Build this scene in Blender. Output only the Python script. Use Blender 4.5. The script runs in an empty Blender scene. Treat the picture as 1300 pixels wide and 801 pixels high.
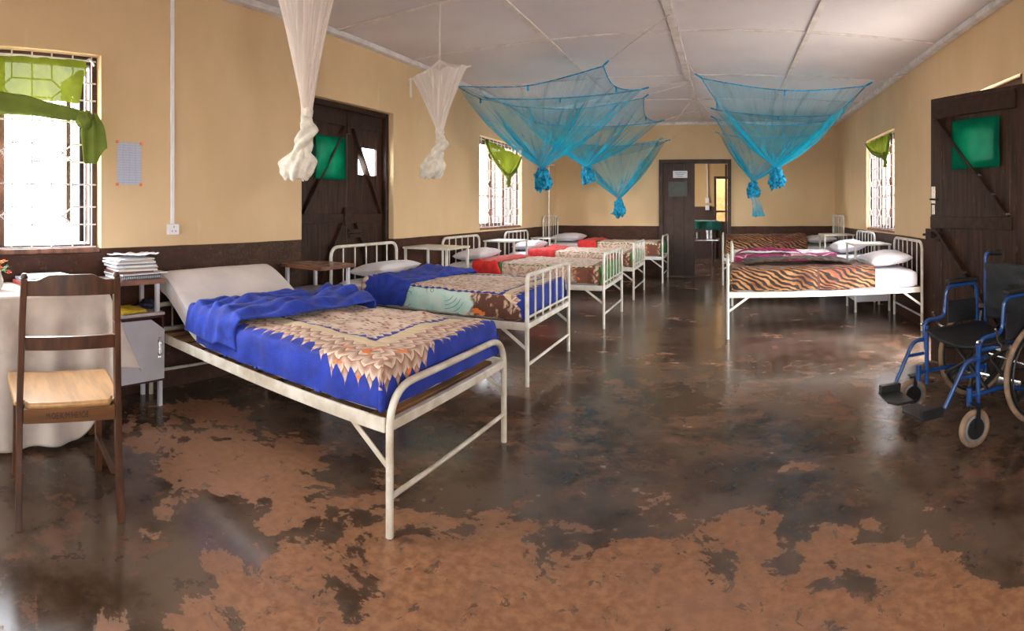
import bpy, math, random
from math import sin, cos, pi, sqrt, exp, atan2, hypot
from mathutils import Vector, Matrix, noise

random.seed(7)
SC = bpy.context.scene
COL = SC.collection

# ------------------------------------------------------------------ room
XL, XR, YF, YB, ZC = -3.25, 2.05, 9.89, -4.2, 2.87
H = 1.25


# ------------------------------------------------------------------ mesh helpers
class MB:
    """collects geometry and links it as one mesh object"""
    def __init__(s):
        s.v, s.f, s.uv = [], [], {}

    def add(s, vs, fs, uvs=None):
        b = len(s.v)
        s.v += [tuple(v) for v in vs]
        for k, f in enumerate(fs):
            if uvs:
                s.uv[len(s.f)] = [uvs[i] for i in f]
            s.f.append(tuple(b + i for i in f))
        return s

    def box(s, x0, y0, z0, x1, y1, z1, mat=None):
        x0, x1 = min(x0, x1), max(x0, x1)
        y0, y1 = min(y0, y1), max(y0, y1)
        z0, z1 = min(z0, z1), max(z0, z1)
        vs = [Vector(p) for p in ((x0, y0, z0), (x1, y0, z0), (x1, y1, z0), (x0, y1, z0),
                                  (x0, y0, z1), (x1, y0, z1), (x1, y1, z1), (x0, y1, z1))]
        if mat is not None:
            vs = [mat @ v for v in vs]
        s.add(vs, [(0, 3, 2, 1), (4, 5, 6, 7), (0, 1, 5, 4), (1, 2, 6, 5), (2, 3, 7, 6), (3, 0, 4, 7)])
        return s

    def beam(s, a, b, w, h, up=(0, 0, 1)):
        """box of section w x h running from a to b"""
        a, b = Vector(a), Vector(b)
        d = (b - a).normalized()
        u = Vector(up)
        sd = d.cross(u)
        if sd.length < 1e-4:
            sd = d.cross(Vector((1, 0, 0)))
        sd.normalize()
        u = sd.cross(d).normalized()
        vs = []
        for p in (a, b):
            for i, j in ((-1, -1), (1, -1), (1, 1), (-1, 1)):
                vs.append(p + sd * (i * w / 2) + u * (j * h / 2))
        s.add(vs, [(0, 1, 2, 3), (7, 6, 5, 4), (0, 4, 5, 1), (1, 5, 6, 2), (2, 6, 7, 3), (3, 7, 4, 0)])
        return s

    def tube(s, pts, r, n=10, closed=False, caps=True, flat=1.0):
        pts = [Vector(p) for p in pts]
        rs = r if isinstance(r, (list, tuple)) else [r] * len(pts)
        m = len(pts)
        prev = None
        vs = []
        for i, p in enumerate(pts):
            if closed:
                t = (pts[(i + 1) % m] - pts[i - 1])
            else:
                t = pts[min(i + 1, m - 1)] - pts[max(i - 1, 0)]
            if t.length < 1e-9:
                t = Vector((0, 0, 1))
            t.normalize()
            if prev is None:
                a = Vector((0, 0, 1)) if abs(t.z) < .9 else Vector((1, 0, 0))
                nrm = t.cross(a).normalized()
            else:
                nrm = prev - t * prev.dot(t)
                if nrm.length < 1e-6:
                    nrm = t.orthogonal()
                nrm.normalize()
            prev = nrm
            bn = t.cross(nrm)
            for k in range(n):
                a = 2 * pi * k / n
                vs.append(p + nrm * (cos(a) * rs[i]) + bn * (sin(a) * rs[i] * flat))
        fs = []
        for i in range(m if closed else m - 1):
            j = (i + 1) % m
            for k in range(n):
                l = (k + 1) % n
                fs.append((i * n + k, i * n + l, j * n + l, j * n + k))
        if caps and not closed:
            fs.append(tuple(range(n - 1, -1, -1)))
            fs.append(tuple((m - 1) * n + k for k in range(n)))
        s.add(vs, fs)
        return s

    def lathe(s, prof, c=(0, 0, 0), axis='Z', n=24, mat=None):
        vs, fs = [], []
        for r, z in prof:
            for k in range(n):
                a = 2 * pi * k / n
                p = (r * cos(a), r * sin(a), z)
                if axis == 'Y':
                    p = (p[0], p[2], p[1])
                elif axis == 'X':
                    p = (p[2], p[0], p[1])
                p = Vector(p) + Vector(c)
                vs.append(mat @ p if mat is not None else p)
        m = len(prof)
        for i in range(m - 1):
            for k in range(n):
                l = (k + 1) % n
                fs.append((i * n + k, i * n + l, (i + 1) * n + l, (i + 1) * n + k))
        fs.append(tuple(range(n)))
        fs.append(tuple((m - 1) * n + k for k in range(n)))
        s.add(vs, fs)
        return s

    def grid(s, fn, nu, nv, uvfn=None, wrap_u=False):
        vs, uvs, fs = [], [], []
        for i in range(nu + 1):
            for j in range(nv + 1):
                u, v = i / nu, j / nv
                vs.append(fn(u, v))
                uvs.append(uvfn(u, v) if uvfn else (u, v))
        for i in range(nu):
            for j in range(nv):
                a = i * (nv + 1) + j
                b = (i + 1) * (nv + 1) + j
                fs.append((a, b, b + 1, a + 1))
        s.add(vs, fs, uvs)
        return s

    def prism(s, poly, z0, z1, mat=None):
        n = len(poly)
        vs = [Vector((x, y, z0)) for x, y in poly] + [Vector((x, y, z1)) for x, y in poly]
        if mat is not None:
            vs = [mat @ v for v in vs]
        fs = [tuple(range(n - 1, -1, -1)), tuple(range(n, 2 * n))]
        for i in range(n):
            j = (i + 1) % n
            fs.append((i, j, n + j, n + i))
        s.add(vs, fs)
        return s

    def build(s, name, mat, parent=None, smooth=False, bevel=0, solid=0, loc=None):
        me = bpy.data.meshes.new(name)
        me.from_pydata([tuple(v) for v in s.v], [], s.f)
        if s.uv:
            uvl = me.uv_layers.new(name='UVMap')
            for fi, p in enumerate(me.polygons):
                if fi in s.uv:
                    for k, li in enumerate(p.loop_indices):
                        uvl.data[li].uv = s.uv[fi][k]
        me.materials.append(mat)
        me.update()
        if smooth:
            for p in me.polygons:
                p.use_smooth = True
            if smooth != 'all':
                try:
                    me.set_sharp_from_angle(angle=math.radians(40))
                except Exception:
                    pass
        o = bpy.data.objects.new(name, me)
        COL.objects.link(o)
        if parent is not None:
            o.parent = parent
        if loc:
            o.location = loc
        if solid:
            m = o.modifiers.new('s', 'SOLIDIFY')
            m.thickness = solid
            m.offset = -1
        if bevel:
            m = o.modifiers.new('b', 'BEVEL')
            m.width = bevel
            m.segments = 2
            m.limit_method = 'ANGLE'
        return o


def fillet(pts, r, n=6):
    """rounds the corners of a polyline"""
    pts = [Vector(p) for p in pts]
    out = [pts[0]]
    for i in range(1, len(pts) - 1):
        p, a, b = pts[i], pts[i - 1], pts[i + 1]
        da, db = (a - p), (b - p)
        rr = r[i] if isinstance(r, dict) else r
        rr = min(rr, da.length * .49, db.length * .49)
        A, B = p + da.normalized() * rr, p + db.normalized() * rr
        for k in range(n + 1):
            t = k / n
            out.append(A * (1 - t) ** 2 + p * 2 * t * (1 - t) + B * t * t)
    out.append(pts[-1])
    return out


def tag(o, label, cat, group=None, kind=None):
    o['label'] = label
    o['category'] = cat
    if group:
        o['group'] = group
    if kind:
        o['kind'] = kind
    return o


def empty(name, loc=(0, 0, 0), rz=0):
    o = bpy.data.objects.new(name, None)
    COL.objects.link(o)
    o.location = loc
    o.rotation_euler = (0, 0, rz)
    o.empty_display_size = .1
    return o


def thing(name, label, cat, loc=(0, 0, 0), rz=0, group=None, kind=None):
    return tag(empty(name, loc, rz), label, cat, group, kind)


def copy_tree(o, parent=None):
    c = o.copy()
    COL.objects.link(c)
    if parent is not None:
        c.parent = parent
    for ch in list(o.children):
        copy_tree(ch, c)
    return c


def nz(x, y=0., z=0., s=1.):
    return noise.noise(Vector((x * s, y * s, z * s)))


def sst(a, b, x):
    t = max(0., min(1., (x - a) / (b - a)))
    return t * t * (3 - 2 * t)


# ------------------------------------------------------------------ shader helpers
class S:
    def __init__(s, t, sock):
        s.t, s.s = t, sock

    def _m(s, op, *a, clamp=False):
        n = s.t.nodes.new('ShaderNodeMath')
        n.operation = op
        n.use_clamp = clamp
        for i, q in enumerate((s,) + a):
            if isinstance(q, S):
                s.t.links.new(q.s, n.inputs[i])
            else:
                n.inputs[i].default_value = q
        return S(s.t, n.outputs[0])

    def __add__(s, o): return s._m('ADD', o)
    def __radd__(s, o): return s._m('ADD', o)
    def __sub__(s, o): return s._m('SUBTRACT', o)
    def __rsub__(s, o): return s._m('MULTIPLY', -1.)._m('ADD', o)
    def __mul__(s, o): return s._m('MULTIPLY', o)
    def __rmul__(s, o): return s._m('MULTIPLY', o)
    def max(s, o): return s._m('MAXIMUM', o)
    def min(s, o): return s._m('MINIMUM', o)
    def frac(s): return s._m('FRACT')
    def abs(s): return s._m('ABSOLUTE')
    def pow(s, o): return s._m('POWER', o)
    def sin(s): return s._m('SINE')
    def gt(s, o): return s._m('GREATER_THAN', o)
    def lt(s, o): return s._m('LESS_THAN', o)
    def tri(s): return (s.frac() - .5).abs() * 2.

    def step(s, a, b):
        n = s.t.nodes.new('ShaderNodeMapRange')
        n.interpolation_type = 'SMOOTHSTEP'
        s.t.links.new(s.s, n.inputs[0])
        for i, q in ((1, a), (2, b)):
            if isinstance(q, S):
                s.t.links.new(q.s, n.inputs[i])
            else:
                n.inputs[i].default_value = q
        return S(s.t, n.outputs[0])


class Mat:
    def __init__(s, name):
        s.m = bpy.data.materials.new(name)
        s.m.use_nodes = True
        s.t = s.m.node_tree
        s.t.nodes.clear()
        s.out = s.t.nodes.new('ShaderNodeOutputMaterial')

    def n(s, typ, **kw):
        nd = s.t.nodes.new(typ)
        for k, v in kw.items():
            setattr(nd, k, v)
        return nd

    def link(s, a, b):
        s.t.links.new(a.s if isinstance(a, S) else a, b)

    def coord(s, kind='Object'):
        return s.n('ShaderNodeTexCoord').outputs[kind]

    def pos(s):
        return s.n('ShaderNodeNewGeometry').outputs['Position']

    def sep(s, vec):
        q = s.n('ShaderNodeSeparateXYZ')
        s.link(vec, q.inputs[0])
        return [S(s.t, o) for o in q.outputs]

    def comb(s, x, y, z=0.):
        q = s.n('ShaderNodeCombineXYZ')
        for i, v in enumerate((x, y, z)):
            if isinstance(v, S):
                s.link(v, q.inputs[i])
            else:
                q.inputs[i].default_value = v
        return q.outputs[0]

    def map(s, vec, scale=(1, 1, 1), rot=(0, 0, 0), loc=(0, 0, 0)):
        q = s.n('ShaderNodeMapping')
        s.link(vec, q.inputs[0])
        q.inputs['Scale'].default_value = scale
        q.inputs['Rotation'].default_value = rot
        q.inputs['Location'].default_value = loc
        return q.outputs[0]

    def noise(s, vec, scale=5., detail=4., rough=.55, dist=0.):
        q = s.n('ShaderNodeTexNoise')
        if vec is not None:
            s.link(vec, q.inputs['Vector'])
        q.inputs['Scale'].default_value = scale
        q.inputs['Detail'].default_value = detail
        q.inputs['Roughness'].default_value = rough
        q.inputs['Distortion'].default_value = dist
        return S(s.t, q.outputs[0])

    def voro(s, vec, scale=5., feature='F1', rnd=1.):
        q = s.n('ShaderNodeTexVoronoi', feature=feature)
        s.link(vec, q.inputs['Vector'])
        q.inputs['Scale'].default_value = scale
        q.inputs['Randomness'].default_value = rnd
        return S(s.t, q.outputs['Distance'])

    def mix(s, fac, a, b):
        q = s.n('ShaderNodeMix', data_type='RGBA')
        for k, v in ((0, fac), (6, a), (7, b)):
            if isinstance(v, S) or hasattr(v, 'is_linked'):
                s.link(v, q.inputs[k])
            elif k == 0:
                q.inputs[k].default_value = v
            else:
                q.inputs[k].default_value = (v[0], v[1], v[2], 1)
        return q.outputs[2]

    def bsdf(s, col, rough=.6, metal=0., bump=None, bstr=.3, bdist=.01, sheen=0., spec=None, coat=0., transl=None):
        b = s.n('ShaderNodeBsdfPrincipled')
        for k, v in (('Base Color', col), ('Roughness', rough), ('Metallic', metal)):
            if isinstance(v, S) or hasattr(v, 'is_linked'):
                s.link(v, b.inputs[k])
            elif k == 'Base Color':
                b.inputs[k].default_value = (v[0], v[1], v[2], 1)
            else:
                b.inputs[k].default_value = v
        if sheen:
            b.inputs['Sheen Weight'].default_value = sheen
        if coat:
            b.inputs['Coat Weight'].default_value = coat
            b.inputs['Coat Roughness'].default_value = .15
        if spec is not None:
            b.inputs['Specular IOR Level'].default_value = spec
        if bump is not None:
            q = s.n('ShaderNodeBump')
            q.inputs['Strength'].default_value = bstr
            q.inputs['Distance'].default_value = bdist
            s.link(bump, q.inputs['Height'])
            s.link(q.outputs[0], b.inputs['Normal'])
        sh = b.outputs[0]
        if transl:
            tr = s.n('ShaderNodeBsdfTranslucent')
            if hasattr(col, 'is_linked') or isinstance(col, S):
                s.link(col, tr.inputs[0])
            else:
                tr.inputs[0].default_value = (col[0], col[1], col[2], 1)
            mx = s.n('ShaderNodeMixShader')
            mx.inputs[0].default_value = transl
            s.link(sh, mx.inputs[1])
            s.link(tr.outputs[0], mx.inputs[2])
            sh = mx.outputs[0]
        s.sh = sh
        s.link(sh, s.out.inputs[0])
        return s.m


def simple(name, col, rough=.6, var=.12, scale=12., metal=0., bump=.15, sheen=0., coat=0., transl=None, stretch=(1, 1, 1), col2=None, bdist=.004):
    m = Mat(name)
    v = m.map(m.coord(), stretch)
    n = m.noise(v, scale, 5)
    c2 = col2 or tuple(max(0, c * (1 - 2 * var)) for c in col)
    c1 = tuple(min(1, c * (1 + var)) for c in col)
    c = m.mix(n.step(.3, .7), c2, c1)
    return m.bsdf(c, rough, metal, m.noise(v, scale * 6, 3), bump, bdist, sheen=sheen, coat=coat, transl=transl)


MT = {}
# ceiling boards
m = Mat('ceiling_board')
p = m.pos()
n1 = m.noise(p, .9, 4)
n2 = m.noise(p, 2.3, 3)
c = m.mix(n1.step(.35, .7), (.66, .60, .61), (.76, .70, .70))
c = m.mix((n2.step(.66, .72)) * .25, c, (.55, .50, .38))
MT['ceiling'] = m.bsdf(c, .55, bump=m.noise(p, 3, 3), bstr=.15, bdist=.02)
MT['batten'] = simple('ceiling_batten_paint', (.74, .68, .66), .5, .06, 9, col2=(.62, .55, .50))
MT['cornice'] = simple('cornice_paint', (.76, .75, .76), .5, .06, 9, col2=(.62, .59, .57))


# wall paint: yellow over a dark brown dado
def wall_mat(name, step_left=False):
    m = Mat(name)
    p = m.pos()
    x, y, z = m.sep(p)
    wob = m.noise(p, 1.3, 2) * .02 - .01
    if step_left:
        h = y.lt(3.9) * .05 + .945
    else:
        h = y * 0. + .945
    d = (z - h + wob)
    up = d.step(-.003, .003)
    n1 = m.noise(m.map(p, (1, 1, .5)), 1.2, 5)
    ye = m.mix(n1.step(.3, .75), (.66, .465, .265), (.76, .56, .34))
    st = m.noise(m.map(p, (3, 3, .8)), 3., 4).step(.66, .8)
    ye = m.mix(st * .35, ye, (.80, .68, .50))
    n2 = m.noise(p, 30, 4)
    n3 = m.noise(m.map(p, (1, 1, 2)), 5, 5, .7)
    br = m.mix(n3.step(.3, .8), (.042, .016, .009), (.088, .036, .022))
    br = m.mix(n2.step(.60, .70) * .3, br, (.16, .12, .09))
    if step_left:
        gz = y.step(2.0, 2.5) * y.step(3.35, 3.2)
        br = m.mix(m.noise(m.map(p, (1, 14, 5)), 8, 4).step(.5, .68) * gz * .5, br, (.10, .13, .07))
    c = m.mix(up, br, ye)
    r = up * .30 + .48
    return m.bsdf(c, r, spec=.22, bump=m.noise(p, 14, 4), bstr=.35, bdist=.006)


MT['wall'] = wall_mat('wall_paint')
MT['wall_l'] = wall_mat('left_wall_paint', True)

# floor: worn red-brown screed
m = Mat('worn_concrete_floor')
p = m.pos()
x, y, z = m.sep(p)


def blob(cx, cy, rx, ry, amp):
    dx = (x - cx) * (1 / rx)
    dy = (y - cy) * (1 / ry)
    return (dx * dx + dy * dy).step(1., 0.) * amp


def sstep(s, a, b):
    return s.step(a, b)


big = m.noise(p, 1.1, 3, .5)
n1 = m.noise(p, 2.2, 8, .62, .5)
n2 = m.noise(m.map(p, loc=(5, 3, 0)), 7.0, 6, .6, .3)
n3 = m.noise(m.map(p, (1, 1, 1), loc=(9, 1, 0)), 26., 4)
r2 = x * x * .55 + y * y
near = 1. - r2.step(2.5, 8.0)
thr = 0.590 - near * .085 - blob(-2.45, 1.7, .8, .6, .11) - blob(-1.7, 1.75, .6, .5, .05) + blob(-2.1, .6, .8, .7, .16) \
      + blob(1.5, 2.2, .9, .8, .09) - blob(-.2, 1.3, 1.7, 1.1, .07) + blob(-.3, 3.6, 1.6, .8, .05) + blob(-1.0, 3.0, .4, .7, .07)
n4 = m.noise(m.map(p, (.55, 1, 1), loc=(1, 8, 0)), 5.5, 9, .68, .8)
fld = n1 * .60 + n2 * .18 + n4 * .22
mask = (fld - thr).step(-.006, .014) * .6 + (fld - thr).step(-.03, .05) * .4
speck = (m.noise(m.map(p, loc=(4, 4, 0)), 11., 6, .7, .6)).step(.60, .62) * mask
soft = (n4 * .5 + n1 * .5).step(.50, .60) * (1. - near) * .55
tan = m.mix(n3.step(.3, .7), (.23, .095, .042), (.38, .185, .092))
tan = m.mix(big.step(.4, .65) * .6, tan, (.33, .17, .10))
tan = m.mix(m.noise(p, 5.5, 6, .7).step(.45, .7) * .5, tan, (.20, .10, .06))
dark = m.mix(n2.step(.3, .7), (.050, .028, .016), (.108, .068, .045))
dark = m.mix(m.noise(p, 1.7, 6).step(.42, .62) * .8, dark, (.155, .108, .078))
reddish = m.noise(m.map(p, loc=(2, 7, 0)), 3.2, 7, .7).step(.56, .60)
dark = m.mix(reddish * .5, dark, (.23, .11, .065))
dark = m.mix(soft, dark, (.26, .15, .10))
dark = m.mix(m.noise(m.map(p, loc=(9, 7, 2)), 9., 6, .75).step(.58, .61) * .6, dark, (.045, .030, .024))
c = m.mix(mask, dark, tan)
c = m.mix(speck * .75, c, (.085, .058, .042))
rg = mask * .24 + .13 + n2 * .12
MT['floor'] = m.bsdf(c, rg, bump=m.noise(p, 9, 5) + mask * -.35, bstr=.10, bdist=.008, spec=.6)

MT['trimbrown'] = simple('brown_gloss_trim', (.050, .021, .014), .52, .2, 8)
MT['doorbrown'] = None
m = Mat('dark_brown_door_boards')
co = m.coord()
x, y, z = m.sep(co)
gr = m.noise(m.map(co, (9, 9, .7)), 4, 5)
c = m.mix(gr.step(.3, .75), (.024, .010, .006), (.060, .027, .016))
c = m.mix(m.noise(m.map(co, (6, 6, 1.5)), 7, 5).step(.62, .72) * .4, c, (.13, .085, .06))
MT['doorbrown'] = m.bsdf(c, .42, spec=.25, bump=gr, bstr=.3, bdist=.004)
m = Mat('dark_board_ledge')
co = m.coord()
gr = m.noise(m.map(co, (3, 3, 3)), 6, 5)
MT['ledge'] = m.bsdf(m.mix(gr.step(.3, .75), (.022, .009, .006), (.050, .023, .014)), .42, spec=.25, bump=gr, bstr=.2, bdist=.003)
MT['winwood'] = simple('window_wood', (.27, .125, .08), .45, .25, 7, stretch=(3, 3, .6))
MT['winwood_dark'] = simple('window_wood_dark', (.07, .03, .022), .4, .25, 7)
MT['winopen'] = simple('darkened_casement_wood', (.026, .010, .006), .5, .2, 6, stretch=(3, 3, .5))  # wood colour darkened to offset the strong daylight on the opened leaf
MT['grille'] = simple('white_grille_paint', (.72, .68, .70), .4, .06, 20)
MT['bedwhite'] = simple('white_bed_enamel', (.80, .78, .74), .28, .06, 8, col2=(.62, .56, .46), bump=.05)
MT['bedcream'] = simple('cream_bed_enamel', (.74, .69, .60), .28, .06, 8, col2=(.52, .43, .32), bump=.05)
MT['slat'] = simple('bed_slat_wood', (.32, .17, .08), .6, .25, 9, stretch=(1, .3, 1))
MT['sheet'] = simple('white_sheet', (.74, .70, .74), .85, .05, 5, bump=.3, sheen=.2)
MT['sheet_w'] = simple('warm_white_sheet', (.72, .67, .67), .85, .06, 4, bump=.3, sheen=.2)
MT['mattress'] = simple('mattress_ticking', (.42, .30, .22), .85, .2, 8, bump=.3)
MT['cloth'] = simple('white_tablecloth', (.72, .62, .55), .9, .08, 6, bump=.3, transl=.15)
MT['chairwood'] = simple('dark_chair_wood', (.095, .034, .014), .38, .25, 6, stretch=(4, 4, .8), coat=.1)
MT['seatwood'] = simple('pale_seat_wood', (.60, .33, .13), .33, .12, 5, stretch=(.7, 5, 4), coat=.2)
MT['apronwood'] = simple('orange_apron_wood', (.19, .075, .022), .38, .2, 6, stretch=(4, .7, 4), coat=.1)
MT['cabdark'] = simple('maroon_cabinet_paint', (.085, .03, .03), .35, .2, 6)
MT['cabwhite'] = simple('white_cabinet_paint', (.68, .66, .72), .4, .05, 6)
MT['tabbrown'] = simple('brown_table_edge', (.21, .085, .045), .4, .2, 8)
MT['tabtop'] = simple('pale_laminate', (.60, .54, .52), .25, .08, 6)
MT['tabtop_red'] = simple('reddish_laminate', (.36, .22, .17), .25, .15, 6)
MT['plastic'] = simple('white_plastic', (.80, .80, .84), .35, .03, 10, bump=.02)
MT['chrome'] = simple('chrome', (.75, .75, .75), .2, .05, 20, metal=1., bump=.02)
MT['steel'] = simple('brushed_steel', (.55, .56, .58), .3, .1, 20, metal=1., bump=.05)
MT['blackm'] = simple('black_metal', (.02, .02, .02), .4, .1, 20)
MT['ink'] = simple('black_ink', (.025, .015, .012), .6, .1, 20)
MT['blue'] = simple('blue_frame_paint', (.006, .060, .25), .28, .12, 8, coat=.5, bump=.03)
MT['vinyl'] = simple('black_vinyl', (.016, .017, .020), .5, .2, 9, bump=.5, bdist=.006)
MT['tyre'] = simple('tan_rubber_tyre', (.30, .19, .12), .7, .2, 12)
MT['rimgrey'] = simple('grey_wheel_rim', (.22, .22, .22), .45, .1, 12)
MT['green_sheer'] = None
MT['string'] = simple('pale_string', (.62, .55, .46), .8, .1, 20)
MT['whitestring'] = simple('white_tape', (.80, .78, .74), .8, .05, 20)
MT['red'] = simple('red_petal', (.80, .05, .03), .5, .2, 20, transl=.3)
MT['orange'] = simple('orange_petal', (.9, .25, .06), .5, .2, 20, transl=.3)
MT['leafgreen'] = simple('leaf_green', (.10, .32, .05), .5, .25, 20, transl=.2)
MT['glassvase'] = simple('pale_vase', (.65, .68, .62), .2, .05, 20)
MT['paper'] = simple('white_paper', (.80, .80, .84), .7, .03, 20, bump=.05)
MT['paper_y'] = simple('yellowed_paper', (.62, .52, .34), .7, .08, 20, bump=.05)
MT['paper_g'] = simple('grey_cover', (.30, .34, .42), .6, .1, 20, bump=.05)
MT['paper_r'] = simple('red_cover', (.45, .07, .06), .5, .1, 20, bump=.05)
MT['paper_b'] = simple('blue_cover', (.12, .22, .50), .5, .1, 20, bump=.05)
MT['yellow'] = simple('yellow_folder', (.72, .50, .03), .5, .15, 20)
MT['navy'] = simple('navy_plastic_bag', (.012, .015, .04), .3, .3, 30, bump=.5)
MT['orange_tape'] = simple('orange_tape', (.85, .25, .07), .5, .1, 30)
MT['ground'] = simple('pale_ground', (.62, .56, .48), .9, .1, 1.)
MT['outwall'] = simple('pale_yard_wall', (.70, .70, .68), .9, .06, 1.)
MT['teal'] = simple('teal_sheet', (.010, .19, .17), .8, .15, 8, sheen=.2)
MT['darkpane'] = simple('dark_green_panel', (.022, .034, .020), .35, .15, 12)


def sheer(name, col, alpha, transl, stripes=0.):
    m = Mat(name)
    co = m.coord()
    n = m.noise(co, 9, 4)
    c = m.mix(n.step(.3, .7), tuple(q * .8 for q in col), col)
    b = m.n('ShaderNodeBsdfDiffuse')
    m.link(c, b.inputs[0])
    t = m.n('ShaderNodeBsdfTranslucent')
    m.link(c, t.inputs[0])
    mx = m.n('ShaderNodeMixShader')
    mx.inputs[0].default_value = transl
    m.link(b.outputs[0], mx.inputs[1])
    m.link(t.outputs[0], mx.inputs[2])
    tr = m.n('ShaderNodeBsdfTransparent')
    tr.inputs[0].default_value = (min(1, col[0] * .5 + .5), min(1, col[1] * .5 + .5), min(1, col[2] * .5 + .5), 1)
    my = m.n('ShaderNodeMixShader')
    if stripes:
        u, v, w = m.sep(m.coord('UV'))
        st = m.noise(m.comb(u * 34., v * .8), 2., 3)
        a = st.step(.38, .72) * stripes + alpha
        m.link(a.min(1.), my.inputs[0])
    else:
        my.inputs[0].default_value = alpha
    m.link(tr.outputs[0], my.inputs[1])
    m.link(mx.outputs[0], my.inputs[2])
    m.link(my.outputs[0], m.out.inputs[0])
    return m.m


MT['curtain_thin'] = sheer('thin_green_curtain', (.105, .125, .010), .985, .38)
MT['curtain_thick'] = sheer('folded_green_curtain', (.24, .30, .07), 1.0, .22)
MT['doorcloth'] = sheer('green_door_cloth', (.005, .20, .11), .95, .45)


def net_mat(name, col, a0, stripes, a1, knot_t=.8):
    """gauze: denser towards the knot where the cloth is gathered; uv = (around, down)"""
    m = Mat(name)
    u, v, w = m.sep(m.coord('UV'))
    st = m.noise(m.comb(u * 26., v * 1.1), 2., 4, .6)
    st2 = m.noise(m.comb(u * 90., v * .7), 2., 2)
    cor = (u * 4.).tri().pow(9.) * (v * 3.).min(1.)
    a = st.step(.50, .75) * stripes + st2.step(.4, .8) * (stripes * .3) + a0 + v.pow(2.6) * a1 + cor * (stripes * 1.1)
    b = m.n('ShaderNodeBsdfDiffuse')
    b.inputs[0].default_value = (*col, 1)
    t = m.n('ShaderNodeBsdfTranslucent')
    t.inputs[0].default_value = (*col, 1)
    mx = m.n('ShaderNodeMixShader')
    mx.inputs[0].default_value = .5
    m.link(b.outputs[0], mx.inputs[1])
    m.link(t.outputs[0], mx.inputs[2])
    tr = m.n('ShaderNodeBsdfTransparent')
    my = m.n('ShaderNodeMixShader')
    m.link(a.min(1.), my.inputs[0])
    m.link(tr.outputs[0], my.inputs[1])
    m.link(mx.outputs[0], my.inputs[2])
    m.link(my.outputs[0], m.out.inputs[0])
    return m.m


BLUE = (.02, .50, .74)
MT['netblue'] = net_mat('blue_net_gauze', BLUE, .15, .32, .45)
MT['nettop'] = net_mat('blue_net_canopy', BLUE, .12, .10, .0)
MT['netblue_solid'] = simple('gathered_blue_net', (.01, .40, .70), .8, .35, 25, transl=.25, bump=.3, bdist=.006)
MT['netwhite'] = net_mat('white_net_gauze', (.92, .86, .82), .66, .3, .35)
MT['netwhite_solid'] = simple('gathered_white_net', (.92, .87, .78), .85, .08, 25, transl=.25, bump=.6, bdist=.01)


def glass_mat():
    m = Mat('window_glass')
    tr = m.n('ShaderNodeBsdfTransparent')
    n = m.noise(m.coord(), 2, 2)
    m.link(m.mix(n, (.90, .94, .95), (.97, .98, .99)), tr.inputs[0])
    g = m.n('ShaderNodeBsdfGlossy')
    g.inputs['Roughness'].default_value = .02
    mx = m.n('ShaderNodeMixShader')
    mx.inputs[0].default_value = .06
    m.link(tr.outputs[0], mx.inputs[1])
    m.link(g.outputs[0], mx.inputs[2])
    m.link(mx.outputs[0], m.out.inputs[0])
    return m.m


MT['glass'] = glass_mat()


def fur(m):
    return m.noise(m.coord('UV'), 160, 3)


def plush(name, a, b):
    m = Mat(name)
    uv = m.coord('UV')
    n = m.noise(uv, 14, 5)
    return m.bsdf(m.mix(n.step(.3, .7), a, b), .75, bump=m.noise(uv, 120, 3), bstr=.5, bdist=.004, sheen=.08)


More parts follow.
